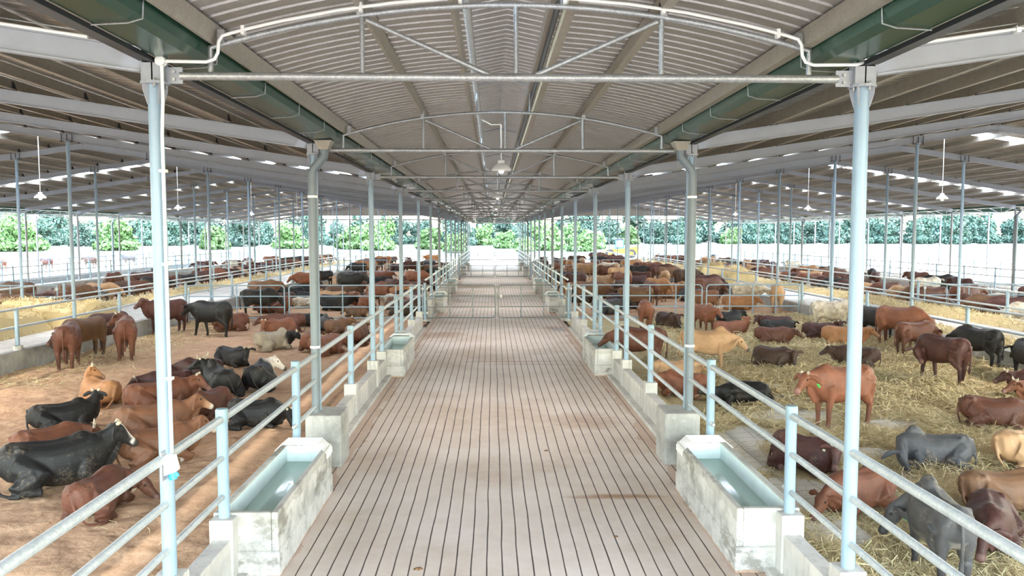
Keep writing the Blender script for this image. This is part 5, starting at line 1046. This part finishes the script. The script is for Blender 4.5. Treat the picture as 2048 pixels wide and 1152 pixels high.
for s in (-1, 1): MB().tube([(.7, s * .5, 1.5), (2.2, s * .5, 1.25), (3.1, s * .5, .6)], .11, 8).build('lift_arm', Y_, L_)
MB().prism([(3.0, .15), (4.0, .15), (4.05, .22), (3.2, .3), (3.15, 1.1), (3.05, 1.1)], -1.25, 1.25).build('bucket', Y_, L_, smooth=False)
# ------------------------------------------------------------------ loose straw and hay (nobody could count it)
def strands(name, x, y, z, ln, wd, seed, mat, tilt=.35, kind_label=None):
    r = np.random.default_rng(seed); n = len(x); a = r.uniform(0, 2 * PI, n); t = r.normal(0, tilt, n); L2 = ln / 2
    d = np.stack([np.cos(a) * np.cos(t), np.sin(a) * np.cos(t), np.sin(t)], 1); sd = np.stack([-np.sin(a), np.cos(a), r.normal(0, .4, n)], 1); sd /= np.linalg.norm(sd, axis=1)[:, None]
    c = np.stack([x, y, z], 1); bend = r.normal(0, .14, n)[:, None] * sd * ln[:, None]; bend[:, 2] += np.abs(r.normal(0, .08, n)) * ln
    P = [c - d * L2[:, None], c + bend, c + d * L2[:, None]]; w = wd[:, None] * sd * .5
    co = np.stack([P[0] - w, P[0] + w, P[1] - w, P[1] + w, P[2] - w, P[2] + w], 1).reshape(-1, 3)
    co[:, 2] = np.maximum(co[:, 2], np.repeat(z, 6) - .03)
    b = np.arange(n)[:, None] * 6; q = np.concatenate([b + np.array([0, 1, 3, 2]), b + np.array([2, 3, 5, 4])], 0).astype(np.int32)
    me = bpy.data.meshes.new(name); me.vertices.add(len(co)); me.vertices.foreach_set('co', co.ravel().astype(np.float32)); me.loops.add(q.size); me.loops.foreach_set('vertex_index', q.ravel())
    me.polygons.add(len(q)); me.polygons.foreach_set('loop_start', np.arange(0, q.size, 4, dtype=np.int32)); me.polygons.foreach_set('loop_total', np.full(len(q), 4, np.int32)); me.update()
    at = me.attributes.new('shade', 'FLOAT', 'FACE'); sh = np.tile(r.uniform(0, 1, n), 2).astype(np.float32); at.data.foreach_set('value', sh)
    return link(name, me, mat)
t = NT('straw_blades'); at = t.n.new('ShaderNodeAttribute'); at.attribute_name = 'shade'
col = t.ramp(at.outputs['Fac'], [(0, (.26, .18, .085, 1)), (.35, (.50, .39, .20, 1)), (.75, (.80, .68, .42, 1)), (1, (.50, .47, .24, 1))]); t.color(t.mix(t.math('MULTIPLY', t.noise(t.geo(), .5, 4), .3), col, (.52, .42, .23, 1))); t.set(Roughness=.75); M_BLADE = t.m
def straw_patch(name, n, x0, x1, y0, y1, l, w, seed, lab, keep=None, thick=.05):
    r = np.random.default_rng(seed); x = r.uniform(x0, x1, n); y = r.uniform(y0, y1, n); ok = np.ones(n, bool)
    nz = vnoise(x * 2.2, y * 2.2, 77)
    for cx, cy, rx, ry in BARE: ok &= ((((x - cx) / rx) ** 2 + ((y - cy) / ry) ** 2 + (nz - .5) * 1.8) > 1) | (r.random(n) < .07)
    if keep is not None: ok &= keep(x, y, r)
    x, y = x[ok], y[ok]; clump = np.clip(vnoise(x * 1.6, y * 1.6, 21) * 1.7 - .5, 0, 1) * thick * 3.2
    z = ground_z(x, y, .12, 7) + .028 * (x - 3.2) * (x > 0) + r.uniform(-.005, thick * .6, len(x)) + clump * r.random(len(x))
    o = strands(name, x, y, z, r.uniform(*l, len(x)), r.uniform(*w, len(x)), seed + 1, M_BLADE); return tag(o, lab, 'straw', None, 'stuff')
straw_patch('loose_straw', 90000, 3.25, 13.1, 5.5, 15.5, (.12, .38), (.004, .009), 1, 'loose pale straw bedding nearest on the right pen floor')
straw_patch('loose_straw', 70000, 3.25, 13.1, 15.5, 33.2, (.18, .5), (.008, .016), 2, 'loose pale straw bedding farther back on the right pen floor', lambda x, y, r: (x > 3.9 + .25 * np.maximum(0, y - 24) + vnoise(x, y, 9)) )
straw_patch('scattered_straw', 9000, -13.0, -9.8, 19, 33.5, (.12, .4), (.006, .014), 3, 'thin straw scattered on the sand along the left kerb', lambda x, y, r: r.random(len(x)) < np.clip((-10.0 - x) / 3 * vnoise(x * .8, y * .8, 5) * 2, 0, 1), .02)
straw_patch('scattered_straw', 1200, -12, -3.4, 6, 20, (.06, .2), (.004, .008), 4, 'single straws scattered on the sand of the left pen', None, .008)
# hay heaps in the feed alleys
def hay(x0, x1, y0, y1, h, zb, label, seed, n):
    nx, ny = max(6, int((x1 - x0) / .14)), max(6, int((y1 - y0) / .2)); X, Yg = np.meshgrid(np.linspace(0, 1, nx), np.linspace(0, 1, ny))
    xx = x0 + X * (x1 - x0); yy = y0 + Yg * (y1 - y0); ex = np.clip(np.minimum(X, 1 - X) * (x1 - x0) / .45, 0, 1); ey = np.clip(np.minimum(Yg, 1 - Yg) * (y1 - y0) / .45, 0, 1)
    Z = zb - .03 + h * np.sqrt(np.sin(ex * PI / 2) * np.sin(ey * PI / 2)) * (.45 + .9 * vnoise(xx * 1.1, yy * .9, seed)) + .05 * vnoise(xx * 5, yy * 5, seed + 1)
    co = np.stack([xx, yy, Z], -1).reshape(-1, 3); i = np.arange(nx * ny).reshape(ny, nx); q = np.stack([i[:-1, :-1], i[:-1, 1:], i[1:, 1:], i[1:, :-1]], -1).reshape(-1, 4)
    r = np.random.default_rng(seed); k = r.integers(0, len(co), n); P = co[k] + r.normal(0, .07, (n, 3)) * [1, 1, .3]
    s_ = strands('hay_heap', P[:, 0], P[:, 1], P[:, 2] + .02, r.uniform(.15, .45, n), r.uniform(.008, .018, n), seed, M_BLADE, .6)
    me = s_.data; bm = bmesh.new(); bm.from_mesh(me); vs = [bm.verts.new(c) for c in co]
    for f in q: bm.faces.new([vs[j] for j in f])
    bm.to_mesh(me); bm.free(); at = me.attributes.get('shade'); a = np.zeros(len(me.polygons), np.float32); at.data.foreach_get('value', a); a[2 * n:] = .38; at.data.foreach_set('value', a)
    return tag(s_, label, 'hay', None, 'stuff')
hay(-17.9, -15.3, 14, 27.2, .8, .46, 'thick bank of hay in the left feed alley, nearest the viewer', 31, 7000); hay(-17.6, -14.4, 27.3, 30.9, .75, .46, 'rounded hay heap ending the bank in the left feed alley', 32, 3000)
hay(-18.0, -16.9, 31.2, 62, .22, .46, 'long low line of hay before the far left feed rail', 33, 5000); hay(-18.0, -16.9, 63, 96, .2, .46, 'farther low line of hay before the far left feed rail', 34, 2500)
hay(16.8, 18.0, 14, 40, .22, .63, 'long low line of hay before the far right feed rail', 35, 6000); hay(16.7, 18.0, 40, 96, .2, .63, 'farther low line of hay before the far right feed rail', 36, 4000)
hay(13.85, 14.9, 14, 33, .12, .63, 'thin straw on the apron behind the right kerb', 37, 4000)
for x, y, lab, sd in ((16.3, 59, 'square-topped pale hay heap far down the right feed alley', 38), (15.6, 50, 'pale hay heap in the right feed alley, nearer of two', 39)): hay(x - 1, x + 1, y - 1, y + 1, .95, .63, lab, sd, 1200)
